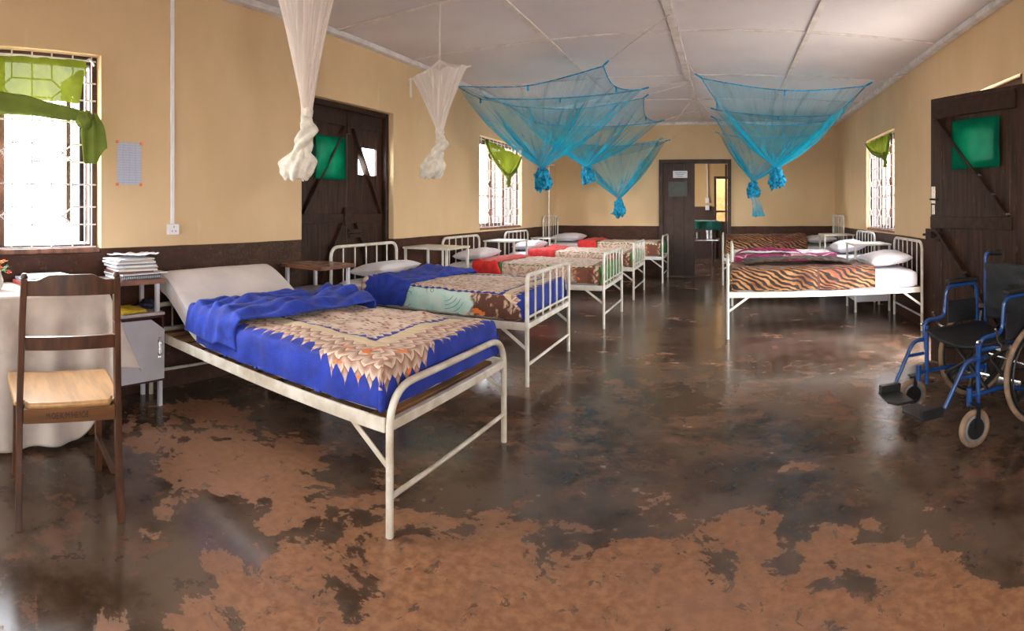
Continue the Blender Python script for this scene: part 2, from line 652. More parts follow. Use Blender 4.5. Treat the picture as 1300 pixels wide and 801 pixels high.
def panel_blanket(name, border, u1, v0, v1, style):
    """woven panel with a rust-flecked centre, narrow border line, cream band, rows of petals and a plain margin"""
    m = Mat(name)
    uv = m.coord('UV')
    u, v, w = m.sep(uv)
    wn = m.noise(uv, 2.2, 2) * .07 - .035 + (m.noise(uv, 16, 2) * .02 - .01)
    dx = u - u1
    dy = (v0 - v).max(v - v1)
    d = dx.max(dy) + wn
    horiz = dx.gt(dy)
    s = horiz * v + (1. - horiz) * u + m.noise(uv, 8, 2) * .05
    corner = (dx + .12).min(dy + .12).step(0., .25)
    tz = (s * (1 / .058)).tri()
    tp = (s * (1 / .072)).tri().pow(.55)
    vein = (s * (1 / .036)).tri()
    # centre flecks
    vo = m.voro(m.map(uv, (1, 2.0, 1), rot=(0, 0, .6)), 24)
    fl = vo.step(.50, .24)
    cen = m.mix(m.noise(uv, 9, 4).step(.3, .7), (.66, .46, .34), (.80, .66, .54))
    cen = m.mix(fl * m.noise(uv, 30, 2).step(.35, .55), cen, (.26, .065, .03))
    cream = m.mix(m.noise(m.map(uv, (1, 8, 1)), 6, 3).step(.3, .7), (.62, .47, .27), (.76, .62, .40))
    # petals
    row = (d * (1 / .07) - tp * .85 + .3 + m.noise(uv, 20, 2) * .5).frac()
    pet = m.mix(row.pow(.75), (.25, .075, .035), (.82, .64, .50))
    pet = m.mix(vein.step(.72, .95) * .35, pet, (.40, .18, .11))
    pet = m.mix(m.noise(m.map(uv, loc=(3, 1, 0)), 7, 3).step(.5, .6) * .5 * row.lt(.6), pet, (.30, .12, .07))
    orr = m.noise(m.map(uv, loc=(1.3, 4, 0)), 11, 2).step(.60, .64) * corner
    pet = m.mix(orr, pet, (.85, .20, .02))
    bord = m.mix(m.noise(uv, 12, 4).step(.3, .7), tuple(c * .55 for c in border), border)
    col = cen
    col = m.mix((d - tz * .03).step(0., .008), col, bord)
    col = m.mix((d + tz * .008 - .045).step(0., .006), col, cream)
    if style == 'blue':
        col = m.mix((d + tz * .004 - .125).step(0., .006), col, pet)
        col = m.mix((d - .22 - tp * .08 * -1. - .125 - corner * .13).step(0., .008), col, bord)
        headfold = u.step(.06, .04)
        col = m.mix(headfold, col, bord)
    elif style == 'teal':
        sw = m.voro(m.map(uv, (1, .6, 1), rot=(0, 0, .8)), 6., 'DISTANCE_TO_EDGE')
        teal = m.mix(m.noise(uv, 5, 4).step(.35, .65), (.36, .62, .58), (.62, .74, .66))
        teal = m.mix(m.noise(uv, 9, 3).step(.60, .68) * .7, teal, (.72, .55, .42))
        rg = (m.voro(uv, 4.5) * 7.).frac()
        lines = (rg - .5).abs().step(.10, .03) * m.noise(m.map(uv, loc=(7, 2, 0)), 6, 2).step(.5, .56)
        teal = m.mix(lines * .85, teal, (.05, .06, .07))
        wv = m.comb(u + m.noise(uv, 6, 3) * .25, v + m.noise(m.map(uv, loc=(5, 5, 0)), 6, 3) * .25)
        brn = m.mix((m.voro(m.map(wv, (1.8, 1, 1)), 13) + m.noise(uv, 22, 3) * .35 - .17).step(.1, .5), (.66, .46, .32), (.11, .038, .020))
        brn = m.mix(m.noise(m.map(uv, loc=(1.3, 4, 0)), 13, 2).step(.60, .64), brn, (.85, .20, .02))
        side = m.mix((u + m.noise(uv, 6, 3) * .3).step(1.12, 1.16), teal, brn)
        side = m.mix(u.step(.30, .24), side, (.25, .10, .06))
        col = m.mix((d + tz * .004 - .045).step(0., .006) * (1. - horiz), col, side)
        col = m.mix((d - .10).step(0., .006) * horiz, col, pet)
        col = m.mix((d - .13 - tp * .06 * -1. - .06).step(0., .008) * horiz, col, bord)
    else:
        wv = m.comb(u + m.noise(uv, 6, 3) * .25, v + m.noise(m.map(uv, loc=(5, 5, 0)), 6, 3) * .25)
        brn = m.mix((m.voro(m.map(wv, (1.6, 1, 1)), 12) + m.noise(uv, 22, 3) * .35 - .17).step(.1, .5), (.66, .46, .34), (.17, .055, .03))
        brn = m.mix(m.noise(m.map(uv, loc=(1.3, 4, 0)), 11, 2).step(.62, .66), brn, (.75, .18, .02))
        lin = (m.voro(wv, 7.) * 4. + m.noise(uv, 12, 3)).frac()
        brn2 = m.mix((lin - .5).abs().step(.25, .1) * .7, (.70, .52, .42), (.36, .17, .10))
        side = m.mix((u + m.noise(uv, 5, 3) * .25)  .step(.95, 1.05), brn2, brn)
        col = m.mix((d + tz * .004 - .030).step(0., .006), col, side)
        col = m.mix((d - .14 + m.noise(uv, 8, 3) * .06).step(0., .01) * horiz, col, bord)
        col = m.mix(u.step(.05, .045), col, bord)
    return m.bsdf(col, .75, bump=m.noise(uv, 120, 3), bstr=.5, bdist=.004, sheen=.05)


def tiger(name, dark=False):
    m = Mat(name)
    uv = m.coord('UV')
    w1 = m.noise(uv, 2.2, 3)
    q = m.n('ShaderNodeTexWave', wave_type='BANDS', bands_direction='X')
    m.link(m.map(uv, (1.2, 1.6, 1), rot=(0, 0, -.95)), q.inputs[0])
    q.inputs['Scale'].default_value = 4.6
    q.inputs['Distortion'].default_value = 9.
    q.inputs['Detail'].default_value = 2.
    q.inputs['Detail Scale'].default_value = .9
    st = S(m.t, q.outputs['Fac'])
    g = m.noise(m.map(uv, (1, 2, 1), loc=(4, 1, 0)), 3.5, 3)
    base = m.mix(g.step(.35, .6), (.19, .055, .012), (.42, .20, .065))
    base = m.mix(g.step(.62, .72) * .8, base, (.66, .46, .25))
    base = m.mix(m.noise(m.map(uv, loc=(8, 3, 0)), 2.1, 2).step(.58, .66) * .8, base, (.20, .025, .015))
    u, v, w = m.sep(uv)
    if not dark:
        base = m.mix(u.step(.62, .5) * m.noise(m.map(uv, loc=(2, 9, 0)), 3., 2).step(.35, .55) * .75, base, (.20, .022, .014))
    else:
        base = m.mix(.86, base, (.040, .013, .008))
    col = m.mix(st.step(.40, .52), base, (.020, .009, .007))
    if not dark:
        col = m.mix((u - .60 + m.noise(uv, 3, 2) * .04).abs().step(.016, .010), col, (.09, .025, .012))
    return m.bsdf(col, .7, bump=m.noise(uv, 120, 3), bstr=.5, bdist=.004, sheen=.05)


m = Mat('royal_blue_plush_with_petal_edge')
uv = m.coord('UV')
u, v, w = m.sep(uv)
c = m.mix(m.noise(uv, 14, 5).step(.3, .7), (.008, .022, .22), (.012, .050, .46))
tt = (v * (1 / .06)).tri().pow(.55)
edge = (u - 2.5 - .035 - tt * .03).step(.004, -.004)
c = m.mix(edge, c, m.mix(tt, (.30, .12, .07), (.78, .62, .48)))
MT['plush_blue_edged'] = m.bsdf(c, .75, bump=m.noise(uv, 120, 3), bstr=.5, bdist=.004, sheen=.05)
MT['b_blue'] = panel_blanket('blue_panel_blanket', (.010, .040, .42), 1.03, .55, 1.9, 'blue')
MT['b_teal'] = panel_blanket('blue_and_teal_blanket', (.010, .036, .34), 1.20, .24, 1.12, 'teal')
MT['b_green'] = panel_blanket('green_border_blanket', (.04, .22, .035), 1.05, .23, 1.08, 'green')
MT['plush_blue'] = plush('royal_blue_plush', (.008, .022, .22), (.012, .055, .50))
MT['plush_red'] = plush('red_plush', (.50, .012, .015), (.78, .03, .02))
MT['plush_brown'] = simple('dark_brown_plush', (.060, .018, .012), .9, .3, 9, bump=.5, col2=(.014, .005, .004))
MT['plush_pink'] = simple('magenta_plush', (.30, .008, .09), .9, .3, 9, bump=.5, col2=(.12, .003, .035))
MT['tiger'] = tiger('tiger_print_plush')
MT['tiger_dark'] = tiger('dark_reverse_of_tiger_plush', True)
m = Mat('white_and_pink_print')
uv = m.coord('UV')
n = m.noise(uv, 3.2, 3)
c = m.mix(m.noise(uv, 9, 4).step(.4, .6), (.62, .56, .58), (.80, .76, .76))
c = m.mix(n.step(.56, .60), c, (.34, .02, .10))
MT['pinkprint'] = m.bsdf(c, .75, bump=m.noise(uv, 120, 3), bstr=.5, bdist=.004, sheen=.05)
m = Mat('magenta_border_print')
uv = m.coord('UV')
u, v, w = m.sep(uv)
c = m.mix(m.noise(uv, 12, 4).step(.3, .7), (.20, .005, .06), (.40, .015, .13))
ln = (m.voro(uv, 3.2, 'DISTANCE_TO_EDGE')).step(.035, .02)
c = m.mix(ln * .7, c, (.70, .55, .50))
top = (v + m.noise(uv, 4, 2) * .1).step(.98, .95)
c = m.mix(top, c, (.74, .70, .70))
c = m.mix(m.noise(uv, 5, 3).step(.58, .62) * top, c, (.30, .02, .09))
c = m.mix(u.step(1.12, 1.16) * top.min(1.) , c, (.70, .62, .56))
MT['magenta'] = m.bsdf(c, .75, bump=m.noise(uv, 120, 3), bstr=.5, bdist=.004, sheen=.05)


# ------------------------------------------------------------------ setting
def struct(o, label, cat):
    return tag(o, label, cat, kind='structure')


def holed(mb, u0, u1, z0, z1, holes, put):
    """fills a rectangle in the (u, z) plane with boxes, leaving the holes open"""
    us = sorted({u0, u1, *[h[0] for h in holes], *[h[1] for h in holes]})
    zs = sorted({z0, z1, *[h[2] for h in holes], *[h[3] for h in holes]})
    for a, b in zip(us, us[1:]):
        run = None
        for c, d in zip(zs, zs[1:]):
            mu, mz = (a + b) / 2, (c + d) / 2
            if any(h[0] < mu < h[1] and h[2] < mz < h[3] for h in holes):
                if run:
                    put(mb, a, b, *run)
                run = None
            else:
                run = (run[0], d) if run else (c, d)
        if run:
            put(mb, a, b, *run)


WT = .26
mb = MB().box(XL - WT, YB - WT, -.12, XR + WT, 14.2, 0)
struct(mb.build('floor', MT['floor']), 'worn glossy brown screed floor with flaking tan patches', 'floor')
mb = MB().box(XL - WT, YB - WT, ZC, XR + WT, 14.2, ZC + .1)
struct(mb.build('ceiling', MT['ceiling']), 'flat ceiling of off-white boards with narrow battens', 'ceiling')

W1 = (0.02, 1.385, .965, 2.27)
W2 = (6.56, 8.10, .965, 2.27)
W3 = (6.28, 7.62, .955, 2.26)
DLH = (3.20, 4.54, 0, 2.25)
W4 = (-2.9, -1.4, .965, 2.27)
mb = MB()
holed(mb, YB - WT, YF + WT, 0, ZC, [W1, W2, DLH, W4], lambda q, a, b, c, d: q.box(XL - WT, a, c, XL, b, d))
struct(mb.build('wall_left', MT['wall_l']), 'long left wall, cream-yellow above a dark brown painted dado', 'wall')
DRH = (3.31, 4.72, 0, 2.25)
W5 = (-.9, .5, .965, 2.27)
mb = MB()
holed(mb, YB - WT, YF + WT, 0, ZC, [W3, DRH, W5], lambda q, a, b, c, d: q.box(XR, a, c, XR + WT, b, d))
struct(mb.build('wall_right', MT['wall']), 'right wall, cream-yellow above a dark brown dado, beside the open door', 'wall')
FD = (-1.24, .10, 0, 2.18)
mb = MB()
holed(mb, XL, XR, 0, ZC, [FD], lambda q, a, b, c, d: q.box(a, YF, c, b, YF + .2, d))
struct(mb.build('wall_back', MT['wall']), 'far end wall of the ward with the brown doorway', 'wall')
W6 = (-2.6, -1.0, .965, 2.27)
W7 = (.2, 1.6, .965, 2.27)
mb = MB()
holed(mb, XL, XR, 0, ZC, [W6, W7], lambda q, a, b, c, d: q.box(a, YB - WT, c, b, YB, d))
struct(mb.build('wall_front', MT['wall']), 'end wall behind the viewer, cream-yellow with brown dado', 'wall')

# battens and cornices
k = 1
for xx, wd in ((-1.66, .05), (-.46, .075), (.75, .05)):
    mb = MB().box(xx - wd / 2, YB, ZC - .018, xx + wd / 2, YF, ZC - .0005)
    struct(mb.build('trim_%d' % k, MT['batten'], bevel=.003), 'long white ceiling batten running down the ward, ' +
           ('left one' if k == 1 else 'wide one over the middle' if k == 2 else 'right one'), 'batten')
    k += 1
BY = (-2.5, -1.28, -.06, 1.16, 2.38, 3.6, 4.81, 6.41, 7.8)
for i, yy in enumerate(BY):
    mb = MB().box(XL + .07, yy - .02, ZC - .014, XR - .07, yy + .02, ZC - .0006)
    nm = {3.6: 'nearest one visible over the beds', 4.81: 'second one visible from the front', 6.41: 'third one from the front', 7.8: 'one nearest the far wall'}.get(yy, 'number %d of those behind the viewer' % (i + 1))
    struct(mb.build('trim_%d' % k, MT['batten'], bevel=.003), 'thin yellowed cross batten on the ceiling, ' + nm, 'batten')
    k += 1
for nm, b in (('left', (XL, YB, ZC - .05, XL + .07, YF, ZC)), ('right', (XR - .07, YB, ZC - .05, XR, YF, ZC)), ('far', (XL, YF - .05, ZC - .05, XR, YF, ZC))):
    mb = MB().box(*b)
    struct(mb.build('trim_%d' % k, MT['cornice'], bevel=.008), 'white cornice strip along the top of the %s wall' % nm, 'cornice')
    k += 1


# ---- windows
def grille(name, par, xg, y0, y1, z0, z1, ny, nzc, r=.0055):
    """white iron grille of stretched octagons; ny, nzc = a node of the pattern"""
    mb = MB()
    P, A, B = .41, .072, .058
    clips = []

    def seg(ya, za, yb, zb):
        # Liang-Barsky clip
        t0, t1 = 0., 1.
        dy, dz = yb - ya, zb - za
        for p_, q_ in ((-dy, ya - y0), (dy, y1 - ya), (-dz, za - z0), (dz, z1 - za)):
            if abs(p_) < 1e-9:
                if q_ < 0:
                    return
            else:
                t = q_ / p_
                if p_ < 0:
                    t0 = max(t0, t)
                else:
                    t1 = min(t1, t)
        if t0 >= t1:
            return
        mb.tube([(xg, ya + dy * t0, za + dz * t0), (xg, ya + dy * t1, za + dz * t1)], r, 6)
    i0 = int((y0 - ny) / P) - 2
    i1 = int((y1 - ny) / P) + 2
    j0 = int((z0 - nzc) / P) - 2
    j1 = int((z1 - nzc) / P) + 2
    for i in range(i0, i1 + 1):
        yc = ny + i * P
        seg(yc + P / 2, z0, yc + P / 2, z1)
        for j in range(j0, j1 + 1):
            zc = nzc + j * P
            for sy in (-1, 1):
                for sz in (-1, 1):
                    seg(yc, zc, yc + sy * A, zc + sz * B)
                seg(yc + sy * A, zc + B, yc + sy * A, zc + P - B)
            seg(yc + A, zc + B, yc + P - A, zc + B)
            seg(yc + A, zc - B, yc + P - A, zc - B)
    for j in range(j0, j1 + 1):
        seg(y0, nzc + (j + .5) * P, y1, nzc + (j + .5) * P)
    o = mb.build(name, MT['grille'], par, smooth=True)
    return o


def window(num, side, w, label, mull, opened=None, node=(0, 0)):
    """side -1 left wall, +1 right wall"""
    y0, y1, z0, z1 = w
    X0 = XL if side < 0 else XR
    root = struct(empty('window_%d' % num, (X0, (y0 + y1) / 2, 0)), label, 'window')
    oy = (y0 + y1) / 2

    def bx(mb_, d0, a, c, d1, b, d):
        mb_.box(side * d0, a - oy, c, side * d1, b - oy, d)
    mb = MB()
    f = .055
    bx(mb, .07, y0, z0, .16, y0 + f, z1)
    bx(mb, .07, y1 - f, z0, .16, y1, z1)
    bx(mb, .07, y0 + f, z1 - f, .16, y1 - f, z1)
    bx(mb, .07, y0 + f, z0, .16, y1 - f, z0 + f)
    mb.build('frame', MT['winwood_dark'], root, bevel=.004)
    mb = MB()
    bx(mb, .015, y0 + .002, z0 + .001, .07, y1 - .002, z0 + .035)
    mb.build('sill', MT['winwood'], root, bevel=.005)
    es = [y0 + f] + list(mull) + [y1 - f]
    for i in range(len(es) - 1):
        a, b = es[i], es[i + 1]
        if i:
            mb = MB()
            bx(mb, .08, a - .02, z0 + f, .15, a + .02, z1 - f)
            mb.build('mullion', MT['winwood'], root, bevel=.003)
            a += .02
        if i < len(es) - 2:
            b -= .02
        if opened and i in opened:
            hy = b if opened[i] > 0 else a
            wd = b - a
            sgn = -1 if opened[i] > 0 else 1
            mb = MB()
            s = .13
            zz0, zz1 = z0 + f + .01, z1 - f - .01
            # leaf swung outwards, standing square to the wall
            h0, h1 = .165, .165 + max(.36, min(.40, wd * .95))
            ya, yb = hy - .035, hy
            bx(mb, h0, ya, zz0, h0 + s, yb, zz1)
            bx(mb, h1 - s, ya, zz0, h1, yb, zz1)
            bx(mb, h0 + s, ya, zz0, h1 - s, yb, zz0 + s)
            bx(mb, h0 + s, ya, zz1 - s, h1 - s, yb, zz1)
            bx(mb, h0 + s, ya, (zz0 + zz1) / 2 - .015, h1 - s, yb, (zz0 + zz1) / 2 + .015)
            cs = mb.build('casement', MT['winopen'], root, bevel=.003)
            mb = MB()
            bx(mb, h0 + s, (ya + yb) / 2 - .002, zz0 + s, h1 - s, (ya + yb) / 2 + .002, zz1 - s)
            mb.build('pane', MT['glass'], cs)
        else:
            mb = MB()
            s = .035
            zz0, zz1 = z0 + f, z1 - f
            bx(mb, .10, a, zz0, .14, a + s, zz1)
            bx(mb, .10, b - s, zz0, .14, b, zz1)
            bx(mb, .10, a + s, zz0, .14, b - s, zz0 + s)
            bx(mb, .10, a + s, zz1 - s, .14, b - s, zz1)
            zm = zz0 + (zz1 - zz0) * .36
            bx(mb, .105, a + s, zm - .01, .135, b - s, zm + .01)
            cs = mb.build('casement', MT['winwood'], root, bevel=.003)
            mb = MB()
            bx(mb, .118, a + s, zz0 + s, .122, b - s, zz1 - s)
            mb.build('pane', MT['glass'], cs)
    g = grille('grille', root, side * .045, y0 + .02 - oy, y1 - .02 - oy, z0 + .04, z1 - .005, node[0] - oy, node[1])
    return root


window(1, -1, W1, 'near left window with white octagon grille and knotted green curtain', (.735,), {1: 1}, (1.13, 1.62))
window(2, -1, W2, 'far left window with white grille between the third and fourth beds', (7.1, 7.6), {2: 1}, (7.72, 1.62))
window(3, 1, W3, 'right wall window with white grille beyond the open door', (6.75, 7.2), {2: 1}, (7.1, 1.62))
window(4, -1, W4, 'unseen left wall window added behind the viewer for fill light', (-2.4, -1.9), None, (-2, 1.62))  # out of view, added to bring fill daylight into the ward
window(5, 1, W5, 'unseen right wall window added out of view for fill light', (-.4, .1), None, (0, 1.62))  # another unseen opening, added for daylight fill from the right
for num, w in ((6, W6), (7, W7)):  # pair of unseen windows added to fill the foreground with daylight
    r = struct(empty('window_%d' % num, ((w[0] + w[1]) / 2, YB, 0)), 'unseen window %s added in the end wall behind the viewer for fill light' % ('on the left' if num == 6 else 'on the right'), 'window')
    hw = (w[1] - w[0]) / 2
    mb = MB()
    mb.box(-hw, -.16, w[2], -hw + .06, -.07, w[3]).box(hw - .06, -.16, w[2], hw, -.07, w[3])
    mb.box(-hw + .06, -.16, w[3] - .06, hw - .06, -.07, w[3]).box(-hw + .06, -.16, w[2], hw - .06, -.07, w[2] + .06)
    mb.box(-.025, -.15, w[2] + .06, .025, -.08, w[3] - .06)
    mb.build('frame', MT['winwood_dark'], r, bevel=.004)
    MB().box(-hw + .06, -.122, w[2] + .06, hw - .06, -.118, w[3] - .06).build('pane', MT['glass'], r)


# ---- doors
def leaf_boards(mb, u0, u1, z0, z1, hole, put, nb=6):
    """vertical boards with fine gaps and an optional opening (u0,u1,z0,z1)"""
    w = (u1 - u0) / nb
    for i in range(nb):
        a, b = u0 + i * w + .0015, u0 + (i + 1) * w - .0015
        if hole and b > hole[0] and a < hole[1]:
            hs = [(max(a, hole[0]), min(b, hole[1]), hole[2], hole[3])]
            holed(mb, a, b, z0, z1, hs, put)
        else:
            put(mb, a, b, z0, z1)


# left double door, shut, in its recess
door = struct(empty('door_1', (XL, (DLH[0] + DLH[1]) / 2, 0)), 'closed dark brown double door behind the second bed', 'door')
oy = (DLH[0] + DLH[1]) / 2
mb = MB()
mb.box(-.17, DLH[0] - oy, 0, -.06, DLH[0] + .05 - oy, 2.25)
mb.box(-.17, DLH[1] - .05 - oy, 0, -.06, DLH[1] - oy, 2.25)
mb.box(-.17, DLH[0] + .05 - oy, 2.20, -.06, DLH[1] - .05 - oy, 2.25)
mb.build('frame', MT['ledge'], door, bevel=.004)
for side, u0, u1, hole in ((-1, 3.255, 3.925, (3.50, 3.80, 1.58, 1.88)), (1, 3.93, 4.485, (4.10, 4.40, 1.60, 1.87))):
    lf = MB()
    put = lambda q, a, b, c, d: q.box(-.145, a - oy, c, -.115, b - oy, d)
    leaf_boards(lf, u0, u1 + (.012 if side > 0 else 0), .008, 2.212, hole, put, 5)
    leaf = lf.build('leaf', MT['doorbrown'], door, bevel=.002)
    mb = MB()
    hin, hout = (u1, u0) if side < 0 else (u0, u1)
    s = 1 if hout > hin else -1
    bl = lambda a, b, c, d: mb.box(-.115, min(a, b) - oy, c, -.095, max(a, b) - oy, d)
    bl(u0 + .01, u1 - .01, 2.05, 2.17)
    bl(u0 + .01, u1 - .01, 1.12, 1.21)
    bl(u0 + .01, u1 - .01, .16, .28)
    wu = abs(u1 - u0)
    mb.beam((-.106, hin + s * .06 - oy, 2.04), (-.106, hin + s * (wu - .05) - oy, 1.21), .02, .075, up=(1, 0, 0))
    mb.beam((-.106, hin + s * .10 - oy, 1.12), (-.106, hin + s * (wu - .08) - oy, .29), .02, .075, up=(1, 0, 0))
    mb.build('ledge', MT['ledge'], leaf, bevel=.003)
    mb = MB()
    mb.box(-.133, hole[0] - oy, hole[2], -.129, hole[1] - oy, hole[3])
    mb.build('pane', MT['glass'], leaf)
mb = MB()
mb.box(-.095, 3.86 - oy, 1.10, -.075, 3.95 - oy, 1.27)
mb.box(-.095, 3.93 - oy, .98, -.07, 4.09 - oy, 1.06)
mb.tube([(-.07, 3.88 - oy, 1.02), (-.07, 4.12 - oy, 1.02)], .009, 8)
mb.build('bolt', MT['ledge'], door, bevel=.002)
mb = MB().box(-.10, 3.90 - oy, 1.98, -.075, 3.95 - oy, 2.19)
mb.build('top_bolt', MT['ledge'], door, bevel=.002)
mb = MB()


def clothfn(y0, y1, z0, z1, xx, amp=.008, seed=0.):
    def fn(u, v):
        y = y0 + (y1 - y0) * u
        z = z0 + (z1 - z0) * v
        f = amp * (nz(u * 3 + seed, v * 2, 1.7) + .6 * sin(u * 16 + v * 4 + seed) * (.3 + v * .3))
        return Vector((xx + f, y + .006 * nz(v * 4, seed), z + .006 * nz(u * 4, seed + 4)))
    return fn


mb.grid(clothfn(3.45, 3.86, 1.53, 1.93, XL - .075, .010), 24, 24)
tag(mb.build('door_cloth', MT['doorcloth'], smooth='all', solid=.003), 'emerald green cloth hung over the left pane of the double door', 'cloth')

# right door: a leaf hinged on the near jamb, standing ajar
hx, hy_ = 2.056, 3.30
ang = atan2(.908, -.4187)
rd = struct(empty('door_2', (hx - .0, hy_, 0), ang), 'dark brown ledged and braced door standing open by the wheelchair', 'door')
mb = MB()
put = lambda q, a, b, c, d: q.box(a, 0.0, c, b, .032, d)     # local +x along the leaf, local +y = room side
leaf_boards(mb, -.03, .895, .007, 2.16, (.25, .56, 1.63, 1.88), put, 7)
leaf = mb.build('leaf', MT['doorbrown'], rd, bevel=.002)
mb = MB()
mb.box(.04, .032, 1.99, .87, .055, 2.13)
mb.box(.07, .032, 1.10, .88, .055, 1.195)
mb.box(.04, .032, .14, .87, .055, .28)
mb.beam((.80, .043, 1.98), (.10, .043, 1.20), .022, .085, up=(0, 1, 0))
mb.beam((.80, .043, 1.09), (.10, .043, .30), .022, .085, up=(0, 1, 0))
mb.build('ledge', MT['ledge'], leaf, bevel=.003)
MB().box(.25, .014, 1.63, .56, .018, 1.88).build('pane', MT['glass'], leaf)
mb = MB().box(.84, .032, 1.30, .885, .036, 1.44)
mb.box(.845, .032, 1.21, .88, .036, 1.29)
hp = mb.build('handle_plate', MT['chrome'], rd, bevel=.001)
mb = MB().tube(fillet([(.862, .034, 1.335), (.862, .085, 1.335), (.77, .085, 1.33)], .02), .008, 8)
mb.build('handle', MT['blackm'], hp, smooth=True)
mb = MB().box(.76, .055, .995, .915, .075, 1.095)
mb.tube([(.80, .085, 1.045), (.93, .085, 1.045)], .011, 8).box(.83, .075, 1.02, .87, .10, 1.07)
mb.build('bolt_box', MT['ledge'], rd, bevel=.003)
mb = MB()
R_ = Matrix.Translation((hx, hy_, 0)) @ Matrix.Rotation(ang, 4, 'Z')


def rc(u, v):
    a = .17 + .46 * u
    z = 1.565 + .375 * v
    return R_ @ Vector((a, .066 + .006 * nz(u * 3, v * 3, 2) + .003 * sin(u * 20 + v * 3), z + .01 * sin(u * 3) * v))


mb.grid(rc, 24, 24)
tag(mb.build('door_cloth', MT['doorcloth'], smooth='all', solid=.003), 'green cloth square pinned over the pane of the open right door', 'cloth')
mb = MB()
mb.box(XR + .012, DRH[0], 0, XR + .17, DRH[0] + .05, 2.25).box(XR + .06, DRH[1] - .05, 0, XR + .17, DRH[1], 2.25)
mb.box(XR + .06, DRH[0] + .05, 2.2, XR + .17, DRH[1] - .05, 2.25)
struct(mb.build('trim_%d' % k, MT['trimbrown'], bevel=.004), 'brown frame around the open right doorway', 'door frame')
k += 1

# far doorway
fd = struct(empty('door_3', (-.57, YF, 0)), 'brown door in the far wall with a small white notice', 'door')
mb = MB()
mb.box(-.67, -.035, 0, -.595, .12, 2.18).box(.60, -.035, 0, .67, .12, 2.18).box(-.595, -.035, 2.11, .60, .12, 2.18)
mb.build('frame', MT['trimbrown'], fd, bevel=.004)
mb = MB()
put = lambda q, a, b, c, d: q.box(a + .57, .0, c, b + .57, .04, d)
leaf_boards(mb, -1.16, -.575, .02, 2.105, (-1.065, -.715, 1.50, 1.775), put, 3)
lf = mb.build('leaf', MT['trimbrown'], fd, bevel=.001)
MB().box(-.497, .012, 1.498, -.143, .024, 1.777).build('pane', MT['darkpane'], lf)
# the other leaf, folded back into the far room
mb = MB().box(.555, .125, .02, .595, .68, 2.10)
mb.build('leaf', MT['trimbrown'], fd, bevel=.002)
# notice with three short lines
nt = tag(empty('paper_notice', (-.845, YF - .002, 1.905)), 'small white notice stuck on the brown far door', 'notice')
MB().box(-.135, -.004, -.065, .135, -.001, .065).build('sheet', MT['paper'], nt)
random.seed(3)
for zz, w0, w1 in ((.030, -.10, .115), (-.004, -.075, .075), (-.034, -.055, .05)):
    mb = MB()
    mb.box(w0, -.0052, zz - .006, w1, -.004, zz + .006)
    mb.build('printed_line', MT['paper_g'], nt)

# ---- the room beyond
mb = MB()
mb.box(-3.3, 13.7, 0, -.28, 13.9, ZC).box(.35, 13.7, 0, 1.6, 13.9, ZC).box(-.28, 13.7, 2.06, .35, 13.9, ZC)
m = Mat('far_room_paint')
p = m.pos()
x, y, z = m.sep(p)
c = m.mix((z - 1.33).step(-.003, .003), (.05, .024, .018), m.mix(m.noise(p, 2, 3), (.50, .34, .16), (.60, .42, .21)))
MT['farpaint'] = m.bsdf(c, .6, bump=m.noise(p, 14, 4), bstr=.3, bdist=.005)
struct(mb.build('wall_far', MT['farpaint']), 'rear wall of the room seen through the far doorway', 'wall')
mb = MB()
holed(mb, YF + .2, 13.7, 0, ZC, [(11.0, 12.6, .95, 2.2)], lambda q, a, b, c, d: q.box(-3.5, a, c, -3.3, b, d))  # unseen opening added to let sky light into the far room
struct(mb.build('wall_far_left', MT['farpaint']), 'side wall of the room beyond the far doorway', 'wall')
mb = MB()
holed(mb, YF + .2, 13.7, 0, ZC, [], lambda q, a, b, c, d: q.box(1.6, a, c, 1.8, b, d))
struct(mb.build('wall_far_right', MT['farpaint']), 'right side wall of the room beyond the doorway', 'wall')
mb = MB()
mb.box(-.30, 13.63, 0, -.24, 13.73, 2.10).box(.32, 13.63, 0, .38, 13.73, 2.1).box(-.24, 13.63, 2.04, .32, 13.73, 2.10)
mb.box(-.24, 13.66, 1.18, .32, 13.70, 1.23).box(-.24, 13.66, 0, .32, 13.70, .95)  # lower panel added to cover the bright bottom of the doorway
struct(mb.build('trim_%d' % k, MT['trimbrown'], bevel=.003), 'dark door frame with an added dark lower panel on the rear wall of the far room', 'door frame')
k += 1
struct(MB().box(-1.2, 14.9, 0, 1.6, 15.0, 2.9).build('wall_beyond', simple('lit_yellow_wall', (.30, .19, .07), .7)), 'sunlit yellow wall seen through the last doorway', 'wall')
cd = tag(empty('conduit', (-.47, 13.69, 0)), 'thin grey conduit with switch box on the far room wall', 'conduit')
MB().box(-.013, -.02, 1.55, .013, 0, ZC).build('pipe', MT['plastic'], cd)
MB().box(-.05, -.035, 1.42, .05, 0, 1.55).build('switch_box', MT['plastic'], cd, bevel=.005)
MB().box(-.05, -.035, 1.24, .05, 0, 1.36).build('switch_box', MT['plastic'], cd, bevel=.005)
# examination couch with teal sheet, steel ware below
cc = thing('examination_couch', 'steel framed couch in the room beyond the doorway', 'couch', (-.75, 12.1, 0))
mb = MB().box(-.93, -.34, .92, .48, .34, .98)
mb.build('top', MT['blackm'], cc, bevel=.01)
mb = MB().box(-.95, -.33, .56, .60, .33, .59)
mb.build('lower_shelf', MT['steel'], cc, bevel=.004)
for a in (-.91, .46):
    for b in (-.31, .31):
        MB().tube([(a, b, 0), (a, b, .92)], .018, 8).build('leg', MT['steel'], cc, smooth=True)


